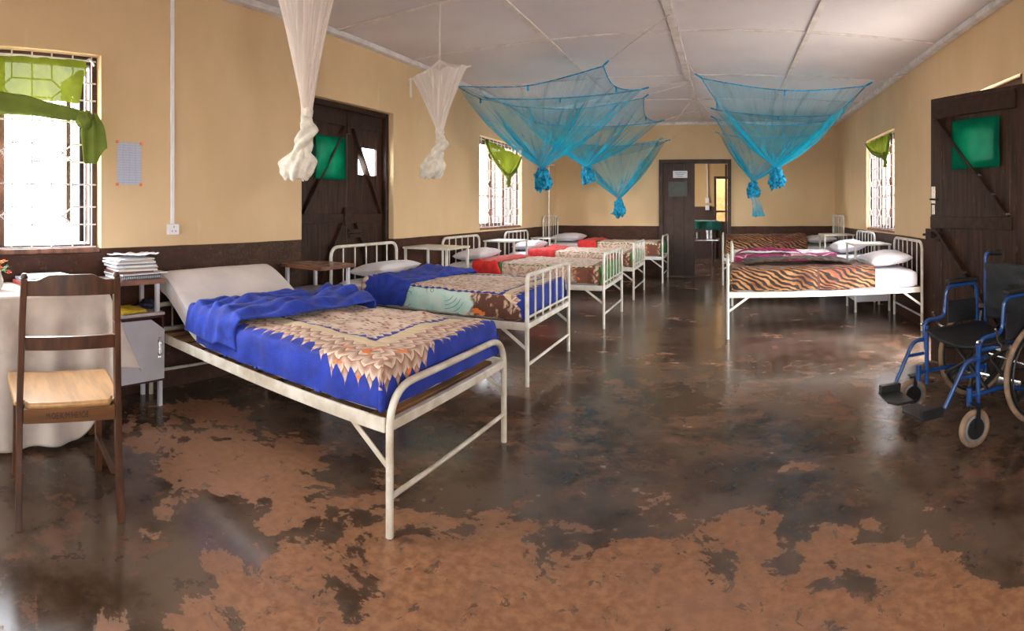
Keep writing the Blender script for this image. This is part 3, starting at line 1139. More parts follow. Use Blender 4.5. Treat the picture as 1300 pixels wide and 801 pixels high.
def teal(u, v):
    a = -1.72 + 1.62 * u
    t = (v - .5) * 1.16
    e = abs(t) - .37
    z = 1.005 + .03 * exp(-((u - .45) / .12) ** 2) + .012 * nz(u * 6, v * 6)
    yy = t
    if e > 0:
        z -= e * .9
        yy = math.copysign(.385 + .012 * sin(u * 30), t)
    if u > .93:
        z -= (u - .93) * 4.
        a = -.085 - (1 - u) * .3
    return Vector((a, 12.1 + yy, z))


tag(MB().grid(teal, 50, 40).build('draped_sheet', MT['teal'], smooth='all', solid=.004), 'dark teal sheet draped over the couch beyond the doorway', 'sheet')
for i, (xx, rr, hh) in enumerate(((-.33, .12, .20), (-.62, .045, .15), (-.78, .06, .10))):
    o = MB().lathe([(rr * .9, 0), (rr, .01), (rr, hh), (rr * 1.05, hh + .005), (rr * .95, hh + .006), (rr * .93, .02)], (0, 0, 0), n=20).build('steel_canister', MT['steel'], smooth=True, loc=(xx, 11.95, .5915))
    tag(o, ('large steel canister under the teal sheet', 'slim steel canister left of the large one', 'low steel bowl, leftmost under the teal sheet')[i], 'canister', 'steel ware under the couch')

# outside
struct(MB().box(-40, -40, -.35, 40, 50, -.13).build('ground_outside', MT['ground']), 'pale ground outside the windows', 'ground')


# ------------------------------------------------------------------ conduit and socket on left wall
cd = tag(empty('conduit', (XL, 1.925, 0)), 'white vertical cable trunking down the near left wall to a socket', 'conduit')
MB().box(.001, -.014, 1.15, .018, .014, ZC - .05).build('trunking', MT['plastic'], cd, bevel=.003)
sk = MB().box(.001, -.045, 1.075, .032, .045, 1.15).build('socket', MT['plastic'], cd, bevel=.006)
mb = MB()
for a, b in ((0, 1.13), (-.014, 1.10), (.014, 1.10)):
    mb.box(.032, a - .004, b - .006, .0335, a + .004, b + .006)
mb.build('socket_holes', MT['paper_g'], sk)
# duty chart taped to the wall
m = Mat('typed_chart')
co = m.coord()
x, y, z = m.sep(co)
ln = (z * 60.).frac().lt(.35) * m.noise(m.map(co, (1, 40, 60)), 3, 2).gt(.45)
vl = (y * 22.).frac().lt(.08)
c = m.mix(ln.max(vl) * .4, (.52, .55, .68), (.22, .26, .42))
MT['chart'] = m.bsdf(c, .7)
ch = tag(empty('wall_chart', (XL, 1.59, 1.565)), 'pale blue typed chart taped to the wall by the near window', 'chart')
MB().box(.001, -.088, -.145, .003, .092, .14).build('sheet', MT['chart'], ch)
for a, b in ((-.088, .14), (.092, .135), (-.088, -.145), (.088, -.145)):
    MB().box(.003, a - .012, b - .01, .0045, a + .012, b + .01).build('tape', MT['orange_tape'], ch)


# ------------------------------------------------------------------ beds
def bed(name, label, x, y, rz, L, W, hf, hh, foot='round', head='bars', fr=.14, mat='bedwhite'):
    """local x runs from head (0) to foot (L), local y across"""
    M_ = MT[mat]
    t = thing(name, label, 'bed', (x, y, 0), rz, 'white iron hospital beds')
    r = .0155
    e = r + .002
    zr = .425
    # foot end
    pts = fillet([(L, e, 0), (L, e, hf), (L, W - e, hf), (L, W - e, 0)], fr if foot == 'round' else .05, 8)
    ff = MB().tube(pts, r, 12).build('foot_frame', M_, t, smooth=True)
    MB().tube([(L, e, .15), (L, W - e, .15)], .011, 8).build('cross_bar', M_, t, smooth=True)
    MB().box(L - .018, e, zr - .02, L + .010, W - e, zr + .02).build('end_rail', M_, t, bevel=.003)
    if foot == 'bars':
        n = 5
        for i in range(n):
            yy = e + (W - 2 * e) * (i + 1) / (n + 1)
            MB().tube([(L, yy, zr + .02), (L, yy, hf)], .008, 8).build('upright_bar', M_, ff, smooth=True)
        MB().tube([(L, e, zr + .06), (L, W - e, zr + .06)], .009, 8).build('lower_bar', M_, ff, smooth=True)
    pts = fillet([(0, e, 0), (0, e, hh), (0, W - e, hh), (0, W - e, 0)], .10, 8)
    hd = MB().tube(pts, r, 12).build('head_frame', M_, t, smooth=True)
    MB().box(-.010, e, zr - .02, .018, W - e, zr + .02).build('end_rail', M_, t, bevel=.003)
    MB().tube([(0, e, .15), (0, W - e, .15)], .011, 8).build('cross_bar', M_, t, smooth=True)
    if head == 'bars':
        n = 5
        for i in range(n):
            yy = e + (W - 2 * e) * (i + 1) / (n + 1)
            MB().tube([(0, yy, zr + .02), (0, yy, hh)], .007, 8).build('upright_bar', M_, hd, smooth=True)
    for yy, s in ((e, 1), (W - e, -1)):
        mb = MB().box(.015, yy - .016, zr - .028, L - .015, yy - .010 + .006, zr + .028)
        mb.box(.015, min(yy, yy + s * .04), zr - .028, L - .015, max(yy, yy + s * .04), zr - .022)
        mb.build('side_rail', M_, t, bevel=.002)
        for a, b in ((L, L - .20), (0, .20)):
            MB().beam((a, yy, .26), (b, yy, zr - .02), .006, .022, up=(1, 0, .5)).build('brace', M_, t)
    for i in range(11):
        xx = .10 + (L - .2) * i / 10
        MB().box(xx - .035, .035, zr - .020, xx + .035, W - .035, zr + .006).build('slat', MT['slat'], t, bevel=.002)
    return t


def mattress(name, label, x, y, rz, L, W, mat, lift=0., z0=.436, th=.17, solidlift=True):
    """soft slab; lift raises the head end on a slope"""
    x0, x1, y0, y1 = .035, L - .062, .047, W - .047

    def up(xx):
        return lift * (1 - sst(.05, .62, xx)) if lift else 0

    mb = MB()
    nx, nr = 40, 24
    vs, fs = [], []
    for i in range(nx + 1):
        u = i / nx
        xx = x0 + (x1 - x0) * u
        k_ = min(1., min(u, 1 - u) * nx / 2. + .55)
        for j in range(nr):
            a = 2 * pi * j / nr
            ca, sa = cos(a), sin(a)
            q = .22
            sy = math.copysign(abs(ca) ** q, ca)
            sz = math.copysign(abs(sa) ** q, sa)
            yy = (y0 + y1) / 2 + (y1 - y0) / 2 * sy * (.5 + .5 * k_) ** .15
            zz = z0 + th / 2 + th / 2 * sz * (1 if 0 < i < nx else .75)
            zz += up(xx) + (.006 * nz(xx * 4, yy * 4, y) if sz > 0 else 0)
            vs.append((xx, yy, zz))
    for i in range(nx):
        for j in range(nr):
            l = (j + 1) % nr
            fs.append((i * nr + j, i * nr + l, (i + 1) * nr + l, (i + 1) * nr + j))
    fs.append(tuple(range(nr)))
    fs.append(tuple(nx * nr + j for j in range(nr)))
    mb.add(vs, fs)
    o = mb.build(name, MT[mat], smooth=True, loc=(x, y, 0))
    o.rotation_euler = (0, 0, rz)
    return tag(o, label, 'mattress', 'mattresses on the ward beds')


def drape(fnz, L0, L1, W, hn, hf, hfoot, rad=.035, amp=.010, seed=0., y0=.018, xfoot=None, hw=.006, ncell=.014, irregular=.03):
    """grid function for a blanket over a bed; a unrolled along the bed, b unrolled across"""
    La, Wb = (L1 - L0) + hfoot, hn + W + hf
    nu, nv = int(La / ncell), int(Wb / ncell)
    Wi = W

    def fn(u, v):
        a = u * La
        b = v * Wb - hn
        # hanging length varies a little along the hem
        dx = max(0., a - (L1 - L0))
        dn = max(0., -b)
        df = max(0., b - Wi)
        dy = max(dn, df)
        k1 = 1 + irregular * 4 * nz(a * 2.2, seed, 3.3)
        if dy == dn:
            dyk = dy * k1
        else:
            dyk = dy * (1 + irregular * 4 * nz(a * 2.2, seed, 9.3))
        rr = rad

        def drop(d):
            return sqrt(d * d + rr * rr) - rr if d > 0 else 0.

        def out(d):
            return rr * (1 - exp(-d / rr)) if d > 0 else 0.
        ax = min(a, L1 - L0)
        bx_ = min(max(b, 0.), Wi)
        X = L0 + ax - (rr if False else 0) + out(dx) * .6
        Y = y0 + rr * .6 + bx_ * (Wi - 1.2 * rr) / Wi + (-out(dn) * .6 if dn > 0 else out(df) * .6)
        zt = fnz(L0 + ax, bx_)
        near_edge = min(1., min(bx_, Wi - bx_) / .05)
        w = amp * (nz(a * 5, b * 5, seed) + .5 * nz(a * 13, b * 11, seed + 5))
        Z = zt + w - max(drop(dyk), drop(dx)) - .010 * (1 - near_edge) ** 2
        hang = max(dx, dy)
        if hang > 0:
            f = hw * sst(0, .08, hang) * (sin(a * 27 + seed * 3 + 2 * nz(a * 3, seed)) if dy > dx else sin(b * 27 + seed))
            if dn > dx:
                Y -= max(-.004, f + .004 * nz(a * 9, b * 9, seed))
            elif df > dx:
                Y += max(-.004, f)
            if dx > 0 and dx >= dy:
                X += f * .6
        Z = max(Z, .470)
        return Vector((X, Y, Z))
    return fn, nu, nv, (lambda u, v: (u * La, v * Wb))


def blanket(name, label, x, y, rz, mat, L0, L1, W, zt, hn=.2, hf=.2, hfoot=.2, fz=None, group='patterned plush blankets', **kw):
    base = fz or (lambda a, b: zt)
    fn, nu, nv, uvf = drape(base, L0, L1, W, hn, hf, hfoot, **kw)
    o = MB().grid(fn, nu, nv, uvf).build(name, MT[mat], smooth='all', solid=.010, loc=(x, y, 0))
    o.rotation_euler = (0, 0, rz)
    return tag(o, label, 'blanket', group)


def fold_piece(parent, name, mat, L0, L1, W, zt, hn, hf, seed=0., bulge=.05, amp=.012, y0=.012, skew=0., open_end=False, ncell=.013, irregular=.05):
    """a turned-down double layer lying over the blanket, with rolled long edges"""
    n = max(10, int((L1 - L0) / ncell))
    Wb = hn + W + hf
    nv = int(Wb / ncell)
    rr = .04

    def fn(u, v):
        b = v * Wb - hn
        dn, df = max(0., -b), max(0., b - W)
        d = max(dn, df) * (1 + irregular * 3 * nz(u * 2.5, seed, 7))
        L0s = L0 + .05 * nz(b * 2.2, seed) + skew * b
        L1s = L1 + .09 * nz(b * 2.8, seed + 3) + .03 * nz(b * 9, seed) + skew * b
        X = L0s + (L1s - L0s) * u
        roll = (1 - (2 * u - 1) ** 6)
        h = bulge * (.55 + .45 * nz(b * 3, u * 2, seed)) * roll
        h += amp * (nz(X * 9, b * 5, seed) + .6 * sin(X * 60 + 9 * nz(b * 3, X * 2, seed)) * .5 + .5 * nz(X * 26, b * 7, seed)) * roll
        h = max(h, -.002)
        drop = sqrt(d * d + rr * rr) - rr if d > 0 else 0
        o_ = rr * (1 - exp(-d / rr))
        Y = y0 + rr * .6 + min(max(b, 0), W) * (W - 1.2 * rr) / W
        flare = .012 * roll + h * .25
        if dn > 0:
            Y -= o_ * .6 + flare * sst(0, .08, dn)
        elif df > 0:
            Y += o_ * .6 + flare * sst(0, .08, df)
        Z = zt + (h + .004) * (1 - .75 * sst(0, .08, max(dn, df))) - drop
        return Vector((X, Y, Z))
    return MB().grid(fn, n, nv, lambda u, v: (u * (L1 - L0) + seed, v * Wb)).build(name, MT[mat], parent, smooth='all', solid=.008)


def pillow(label, x, y, z, rz, lx, ly, h, mat='sheet', tilt=0., seed=0.):
    mb = MB()
    n = 26

    def sur(sgn):
        def fn(u, v):
            a, b = 2 * u - 1, 2 * v - 1
            ea = max(0., 1 - abs(a) ** 2.6)
            eb = max(0., 1 - abs(b) ** 2.6)
            t = (ea * eb) ** .42
            pin = 1 - .06 * (abs(a) ** 3) * (1 - abs(b)) - .0
            zz = h / 2 * t * sgn
            zz += .012 * nz(a * 2.2 + seed, b * 2.2, sgn) * t
            return Vector((a * lx / 2 * (1 - .05 * (1 - b * b)), b * ly / 2 * (1 - .05 * (1 - a * a)), zz + h / 2))
        return fn
    mb.grid(sur(1), n, n)
    mb.grid(lambda u, v: sur(-1)(1 - u, v), n, n)
    o = mb.build('pillow', MT[mat], smooth='all', loc=(x, y, z))
    o.rotation_euler = (0, tilt, rz)
    return tag(o, label, 'pillow', 'white pillows on the ward beds')


BX = XL + .05   # head posts
# bed 1
R1 = -.040
bed('hospital_bed', 'nearest bed, low cream tubular foot end with rounded corners, royal blue blanket', BX, 1.715, R1, 2.0, 1.02, .565, .60, 'round', 'bars', .16, 'bedcream')
mattress('mattress', 'mattress with raised white-sheeted head on the nearest blue bed', BX, 1.715, R1, 2.0, 1.02, 'sheet_w', lift=.25, th=.16)


def z1(a, b):
    lift = .25 * (1 - sst(.05, .62, a))
    return .645 + lift + .018 * nz(a * 2.2, b * 2.2, 4) + .010 * sin(b * 9 + a * 3) * sst(1.1, .7, a) + .006


b1 = blanket('blanket', 'royal blue blanket with cream feather panel on the nearest bed', BX, 1.715, R1, 'b_blue', .60, 1.940, .988, .645, hn=.215, hf=.22, hfoot=.22, fz=z1, amp=.014, y0=.016, seed=1., irregular=.012)
fold_piece(b1, 'turned_down_edge', 'plush_blue', .48, 1.06, .988, .684, .21, .20, seed=1.5, bulge=.065, amp=.038, y0=.010, skew=.12)

# bed 2
X2 = BX - .0
bed('hospital_bed', 'second bed from the front, square barred foot end, teal and blue blanket', X2, 3.50, 0, 1.83, 1.04, .785, .915, 'bars')
mattress('mattress', 'mattress of the second left bed under the teal-sided blanket', X2, 3.50, 0, 1.83, 1.04, 'sheet_w', th=.18)
b2 = blanket('blanket', 'blue, cream and pale teal blanket on the second left bed', X2, 3.50, 0, 'b_teal', .40, 1.78, 1.008, .655, hn=.22, hf=.20, hfoot=.22, irregular=.012, amp=.010, y0=.016, seed=2.,
             fz=lambda a, b: .655 + .018 * nz(a * 3, b * 3, 8) + .03 * sst(.2, .0, min(b, 1.008 - b)) * sst(1.1, .5, a))
e2 = fold_piece(b2, 'turned_down_edge', 'plush_blue_edged', -.0 + .36, .80, 1.008, .668, .215, .18, seed=2.5, bulge=.055, amp=.020, y0=.008, skew=.10)
pillow('white pillow against the headboard of the second left bed', X2 + .235, 4.03, .640, 0, .38, .66, .13, tilt=-.12, seed=2)

# beds 3 and 4
for i, (yy, lab, ord_) in enumerate(((5.45, 'third bed on the left, barred foot, red and green-bordered blanket', 'third'), (7.28, 'fourth bed on the left, beside the far left window', 'fourth'))):
    L_ = 1.93
    bed('hospital_bed', lab, BX, yy, 0, L_, 1.01 if i == 0 else .98, .78, .91, 'bars')
    mattress('mattress', 'white-sheeted mattress of the %s left bed' % ord_, BX, yy, 0, L_, 1.01 if i == 0 else .98, 'sheet', th=.18)
    w = .978 if i == 0 else .948
    bb = blanket('blanket', 'cream and brown blanket with green border on the %s left bed' % ord_, BX, yy, 0, 'b_green', .72, L_ - .05, w, .655, hn=.22, hf=.20, hfoot=.22, irregular=.010, amp=.010, y0=.016, seed=3. + i)
    fold_piece(bb, 'red_turned_edge', 'plush_red', .40, .76, w, .655, .215, .18, seed=3.5 + i, bulge=.03, amp=.014, y0=.006)
    pillow('white pillow on the %s left bed' % ord_, BX + .23, yy + .50, .632, 0, .38, .64, .14, tilt=-.10, seed=3 + i)
# bed 5
L_ = 2.13
bed('hospital_bed', 'fifth left bed in the far corner with tall rounded headboard', BX, 9.0, 0, L_, .86, .80, 1.13, 'round', 'bars', .10)
mattress('mattress', 'mattress of the bed in the far left corner', BX, 9.0, 0, L_, .86, 'sheet', th=.22)
bb = blanket('blanket', 'green-edged cream and pink blanket on the far corner bed', BX, 9.0, 0, 'b_green', .95, L_ - .05, .828, .695, hn=.25, hf=.10, hfoot=.25, amp=.012, y0=.016, seed=6., irregular=.01)
fold_piece(bb, 'red_turned_edge', 'plush_red',   .66, .98, .828, .695, .235, .08, seed=6.5, bulge=.04, amp=.014, y0=.006)
pillow('white pillow on the far left corner bed', BX + .36, 9.40, .672, 0, .55, .60, .15, tilt=-.04, seed=6)

# right hand row (turned about, head on the right wall)
XH = XR - .065
bed('hospital_bed', 'nearest bed of the right row, tiger-striped blanket', XH, 6.10, pi, 1.965, .95, .745, .92, 'round', 'bars', .07)
mattress('mattress', 'mattress under the near tiger-striped blanket, white sheet at its head', XH, 6.10, pi, 1.965, .95, 'sheet', th=.19)


def z6(a, b):
    return .668 + .012 * exp(-((b - .80) / .14) ** 2) + .015 * nz(a * 4, b * 4, 2)


b6 = blanket('blanket', 'orange and black tiger-striped blanket on the nearest right bed', XH, 6.10, pi, 'tiger', .50, 1.915, .918, .66, hn=.14, hf=.248, hfoot=.225, fz=z6, amp=.014, y0=.016, seed=7., irregular=.006)
fold_piece(b6, 'brown_reverse_fold', 'tiger_dark', .62, 1.79, .62, .690, .0, .02, seed=7.5, bulge=.085, amp=.012, y0=.04)
pillow('white pillow on the nearest right tiger-striped bed', XH - .26, 5.63, .645, pi, .46, .62, .15, tilt=.10, seed=7)

bed('hospital_bed', 'middle bed of the right row, magenta and white blanket', XH, 7.95, pi, 1.90, 1.02, .78, .93, 'round', 'bars', .06)
mattress('mattress', 'mattress of the middle right bed under the magenta blanket', XH, 7.95, pi, 1.90, 1.02, 'sheet', th=.19)
b7 = blanket('blanket', 'magenta and white printed blanket on the middle right bed', XH, 7.95, pi, 'magenta', .52, 1.85, .988, .665, hn=.12, hf=.22, hfoot=.20, amp=.016, y0=.016, seed=8., irregular=.006)
fold_piece(b7, 'magenta_roll', 'plush_pink', 1.0, 1.82, .30, .675, .0, .0, seed=8.2, bulge=.08, amp=.010, y0=.66)
pillow('white pillow on the middle right bed', XH - .25, 7.45, .648, pi, .42, .62, .17, tilt=.12, seed=8)

bed('hospital_bed', 'farthest bed of the right row with tall headboard, tiger-striped blanket', XH, 9.76, pi, 2.03, .92, .83, 1.15, 'round', 'bars', .09)
mattress('mattress', 'mattress of the farthest right bed', XH, 9.76, pi, 2.03, .92, 'sheet', th=.20)


def z8(a, b):
    return .685 + .15 * exp(-((b - .62) / .26) ** 2) * sst(.5, .62, a) + .015 * nz(a * 4, b * 4, 2)


blanket('blanket', 'tiger-striped blanket on the farthest right bed by the doorway', XH, 9.76, pi, 'tiger', .62, 1.97, .888, .68, hn=.12, hf=.24, hfoot=.24, fz=z8, amp=.014, y0=.016, seed=9., irregular=.006)
pillow('white pillow on the farthest right bed', XH - .34, 9.30, .672, pi, .52, .60, .13, tilt=.04, seed=9)

# net pole by the far left bed
o = MB().tube([(0, 0, 0), (0, 0, 1.98)], .011, 10)
o.tube(fillet([(0, 0, 1.98), (.0, 0, 2.02), (.10, 0, 2.02)], .03), .006, 8)
o.tube([(-.12, 0, .012), (.12, 0, .012)], .012, 8).tube([(0, -.12, .012), (0, .12, .012)], .012, 8)
tag(o.build('drip_stand', MT['bedwhite'], smooth=True, loc=(-3.02, 8.80, 0)), 'thin white upright stand at the head of the far left corner bed', 'stand')


# ------------------------------------------------------------------ bedside lockers
def locker_dark(label, x, y, w, d, top='tabtop', group='dark bedside lockers'):
    """raised top board over a shelf and a door cupboard; local origin at wall-side near corner, faces +x"""
    t = thing('bedside_locker', label, 'locker', (x, y, 0), 0, group)
    MB().box(0, 0, .785, d, w, .812).build('top_board', MT[top], t, bevel=.003)
    MB().box(d, .0, .783, d + .006, w, .812).build('top_edge', MT['tabbrown'], t)
    MB().box(0, -.005, .783, d, -.0005, .812).build('top_edge', MT['tabbrown'], t)
    for a in (.02, d - .05):
        for b in (.02, w - .05):
            if a > .1 and b < .1:
                continue
            MB().box(a, b, .60, a + .026, b + .026, .785).build('post', MT['cabwhite'], t, bevel=.002)
    MB().box(0, 0, .582, d, w, .60).build('shelf', MT['tabtop'], t, bevel=.002)
    mb = MB()
    mb.box(0, 0, .16, .015, w, .582).box(.015, 0, .16, d - .012, .015, .582).box(.015, w - .015, .16, d - .012, w, .582)
    mb.box(.015, .015, .16, d - .012, w - .015, .175).box(.015, .015, .565, d - .012, w - .015, .582)
    mb.build('carcass', MT['cabdark'], t, bevel=.002)
    mb = MB()
    R2 = Matrix(((0, 0, 1, 0), (1, 0, 0, 0), (0, 1, 0, 0), (0, 0, 0, 1)))
    mb.prism([(.008, .175), (w - .008, .18), (w - .006, .49), (w - .10, .56), (.008, .56)], d - .012, d + .006, R2)
    dr = mb.build('door', MT['cabwhite'], t, bevel=.002)
    mb = MB().tube(fillet([(d + .006, w - .045, .33), (d + .03, w - .045, .34), (d + .03, w - .045, .42), (d + .006, w - .045, .43)], .012), .006, 8)
    mb.box(d + .006, w - .055, .315, d + .009, w - .035, .445)
    mb.build('handle', MT['chrome'], dr, smooth=True)
    for a in (.01, d - .04):
        for b in (.01, w - .035):
            MB().box(a, b, 0, a + .025, b + .025, .16).build('leg', MT['cabwhite'], t)
    return t


locker_dark('maroon bedside locker with white door, piled with papers, by the tablecloth', XL + .012, 1.355, .345, .285)
locker_dark('brown-edged bedside locker between the first and second beds', XL + .012, 2.96, .40, .44, 'tabtop_red')


def locker_white(label, x, y, rz, w=.48, d=.50, h=.86):
    t = thing('bedside_table', label, 'table', (x, y, 0), rz, 'white metal bedside tables')
    MB().box(0, 0, h - .022, d, w, h).build('top_board', MT['bedwhite'], t, bevel=.005)
    for a in (.012, d - .036):
        for b in (.012, w - .036):
            MB().box(a, b, 0, a + .024, b + .024, h - .022).build('leg', MT['bedwhite'], t, bevel=.002)
    mb = MB().box(.036, .036, .12, d - .036, w - .036, .44)
    cb = mb.build('cupboard', MT['cabwhite'], t, bevel=.004)
    MB().box(d - .036, .045, .13, d - .026, w - .045, .43).build('door', MT['cabwhite'], cb, bevel=.002)
    return t


locker_white('white metal bedside table between the second and third left beds', XL + .03, 4.66, 0, .50, .55)
locker_white('white metal bedside table between the third and fourth left beds', XL + .03, 6.60, 0, .50, .48, .83)
locker_white('low white bedside table beside the far left corner bed', XL + .03, 8.42, 0, .36, .36, .78)
locker_white('white bedside table between the nearest and middle right beds', XR - .03, 6.80, pi, .50, .48, .83)
locker_white('white bedside table between the middle and farthest right beds', XR - .03, 8.70, pi, .50, .50, .86)


# ------------------------------------------------------------------ papers, folder, bag
def sheaf(name, label, x, y, z, w, l, h, rz, mats, group=None, cat='papers'):
    o = MB().box(-w / 2, -l / 2, 0, w / 2, l / 2, h).build(name, MT[mats], loc=(x, y, z), bevel=.0015)
    o.rotation_euler = (0, 0, rz)
    return tag(o, label, cat, group)


z = .816
ly = 1.345
nb_ = thing('spiral_notebook', 'black comb-bound notebook at the bottom of the paper pile', 'notebook', (XL + .155, ly + .19, z))
MB().box(-.10, -.145, 0, .125, .145, .018).build('pages', MT['paper'], nb_, bevel=.001)
MB().box(-.105, -.15, .018, .13, .15, .021).build('cover', MT['paper_g'], nb_)
mb = MB()
for i in range(22):
    yy = -.135 + i * .0128
    mb.tube([(.128 + .008 * cos(a), yy, .0115 + .0105 * sin(a)) for a in [q * pi / 4 for q in range(8)]], .0022, 5, closed=True)
mb.build('comb_binding', MT['blackm'], nb_)
z += .0245
labs = ['thin blue-grey folder sticking out to the right above the notebook', 'brown-red booklet in the middle of the paper pile', 'white stapled papers on the brown-red booklet', 'yellowed magazine in the paper pile on the locker',
        'white report lying over the yellowed magazine', 'grey-covered booklet high in the locker paper pile', 'loose white sheets near the top of the pile', 'yellow-edged newspaper under the top sheets', 'crumpled white paper lying on top of the pile']
spec = [(.24, .34, .008, .10, 'paper', .03), (.21, .25, .012, .03, 'tabbrown', -.02), (.22, .27, .012, -.08, 'paper', 0), (.20, .26, .008, .12, 'paper_y', .01), (.22, .28, .014, -.05, 'paper', -.01), (.2, .25, .006, .18, 'paper_g', .0), (.21, .28, .012, .02, 'paper', -.02),
        (.2, .24, .006, -.15, 'paper_y', .0), (.2, .27, .010, .15, 'paper', -.02)]
for q, (w, l, h, rz, mm, dy) in zip(labs, spec):
    sheaf('paper_stack' if mm == 'paper' else 'booklet', q, XL + .15, ly + .19 + dy, z, w, l, h, rz, mm, 'papers piled on the near locker')
    z += h + .0015


def crump(u, v):
    a, b = 2 * u - 1, 2 * v - 1
    return Vector((XL + .15 + a * .10, ly + .20 + b * .14, z + .016 + .012 * nz(a * 3, b * 3, 1) + .018 * (b * b) * (a > 0) * .6 + .004))


tag(MB().grid(crump, 16, 20).build('curled_sheet', MT['paper'], smooth='all', solid=.001), 'curled loose sheet topping the paper pile', 'papers', 'papers piled on the near locker')
sheaf('yellow_folder', 'yellow folder on the locker shelf under the top board', XL + .175, ly + .14, .6045, .20, .18, .016, .1, 'yellow', cat='folder')
mb = MB()


def bagf(u, v):
    a, t = 2 * pi * u, v * pi
    r = 1 + .28 * nz(cos(a) * 2, sin(a) * 2, t * 2)
    return Vector((XL + .17 + .06 * r * sin(t) * cos(a), ly + .30 + .055 * r * sin(t) * sin(a), .602 + .034 - .032 * r * cos(t) * (1 if t > pi / 2 else .9)))


mb.grid(bagf, 32, 18)
tag(mb.build('crumpled_bag', MT['navy'], smooth='all'), 'crumpled dark plastic bag on the near locker shelf', 'bag')

# ------------------------------------------------------------------ table with cloth, flowers, magazines
TY0, TY1, TX1 = -.35, 1.19, -2.70
tb = thing('desk', 'table under a white cloth below the near window', 'table', (XL + .02, 0, 0))
MB().box(.0, TY0 + .02, .765, TX1 - XL - .05, TY1 - .02, .788).build('tabletop', MT['chairwood'], tb, bevel=.003)
for a in (.03, TX1 - XL - .11):
    for b in (TY0 + .05, TY1 - .09):
        MB().box(a, b, 0, a + .04, b + .04, .765).build('leg', MT['chairwood'], tb, bevel=.003)


def clothm(u, v):
    # u from left to right (y), v from the wall edge over the front edge and down
    yl = TY0 - .20 + (TY1 - TY0 + .20 + .40) * u           # unrolled
    over = max(0., yl - TY1)
    depth = TX1 - (XL + .012)
    vv = v * (depth + .77)
    dv = max(0., vv - depth)
    x_ = XL + .012 + min(vv, depth)
    # hem: full length on the left, cut short towards the right corner
    hem = 1 - .50 * sst(.98, 1.30, yl)
    dvd = dv * hem
    z_ = .797
    y_ = min(yl, TY1)
    if dv > 0:
        sw = sst(0, .25, dvd)
        x_ = TX1 + .012 + dvd * .06 + .022 * sw * sin(yl * 24 + 1.5 * nz(yl * 2, dv)) + .01 * sw * nz(yl * 6, dv * 5)
        z_ -= dvd
    if over > 0:
        f = over * .30
        if dv <= 0:
            z_ -= over * .93
            y_ = TY1 + over * .18 + .012 * sin(vv * 20)
        else:
            m_ = max(dvd, over)
            z_ = .797 - m_ - .25 * min(dvd, over) * .3
            y_ = TY1 + over * .38
            x_ = TX1 + .012 + dv * .12
    z_ = max(z_, .012)
    return Vector((x_, y_, z_ + .002 * nz(x_ * 9, y_ * 9)))


tag(MB().grid(clothm, 130, 90).build('tablecloth', MT['cloth'], smooth='all', solid=.003), 'white cloth hanging to the floor over the table under the window', 'tablecloth')

mg = ['folded newspaper lying at the back of the table below the window', 'red-edged magazine under the newspaper on the table']
sheaf('magazine', mg[1], -3.11, .93, .8045, .20, .30, .018, .06, 'paper_r', 'papers on the table')
sheaf('newspaper', mg[0], -3.11, .95, .824, .21, .32, .016, -.05, 'paper_g', 'papers on the table')
sheaf('newspaper', 'white newspaper topping the pile at the back of the table', -3.11, .97, .8415, .19, .26, .014, .08, 'paper', 'papers on the table')
mb = MB()


def openbk(u, v):
    a = (2 * u - 1) * .20
    b = (v - .5) * .22
    return Vector((-2.88 + b - a * .1, 1.0 + a, .8045 + .018 * (1 - abs(2 * u - 1)) ** .5 * abs(2 * u - 1) * 2 + .002))


mb.grid(openbk, 30, 6)
tag(mb.build('open_booklet', MT['paper'], smooth='all', solid=.002), 'open white booklet lying flat near the table front edge', 'booklet', 'papers on the table')

vs_ = thing('flower_vase', 'vase of red and orange flowers at the left end of the table', 'flowers', (-2.97, .62, .802))
MB().lathe([(.03, 0), (.04, .01), (.045, .05), (.03, .09), (.034, .11), (.03, .11), (.024, .09)], n=20).build('vase', MT['glassvase'], vs_, smooth=True)
random.seed(5)
for i in range(13):
    a = random.uniform(0, 2 * pi)
    r = random.uniform(.0, .085)
    hz = random.uniform(.10, .19) - r * .35
    c = Vector((r * cos(a), r * sin(a) + .01, hz))
    st = MB().tube([(0, 0, .09), c * .6 + Vector((0, 0, .05)), c], .0025, 5).build('stem', MT['leafgreen'], vs_)
    mb = MB()
    for q in range(9):
        b = q * 2 * pi / 9 + random.uniform(-.2, .2)
        L = random.uniform(.020, .030)
        d1 = Vector((cos(b), sin(b), .45)).normalized()
        sd = Vector((-sin(b), cos(b), 0))
        mb.add([c, c + d1 * L * .5 + sd * L * .35, c + d1 * L + Vector((0, 0, -.004)), c + d1 * L * .5 - sd * L * .35], [(0, 1, 2, 3)])
    for q in range(6):
        b = q * 2 * pi / 6 + .3
        d1 = Vector((cos(b) * .5, sin(b) * .5, .8)).normalized()
        sd = Vector((-sin(b), cos(b), 0))
        mb.add([c, c + d1 * .010 + sd * .006, c + d1 * .02, c + d1 * .010 - sd * .006], [(0, 1, 2, 3)])
    mb.build('blossom', MT['red'] if i % 4 else MT['orange'], st)
mb = MB()
for i in range(12):
    a = random.uniform(0, 2 * pi)
    c = Vector((.02 * cos(a), .02 * sin(a), .10))
    d1 = Vector((cos(a), sin(a), random.uniform(-.2, .8))).normalized()
    sd = Vector((-sin(a), cos(a), 0))
    mb.add([c, c + d1 * .03 + sd * .012, c + d1 * .07, c + d1 * .03 - sd * .012], [(0, 1, 2, 3)])
mb.build('leaves', MT['leafgreen'], vs_)


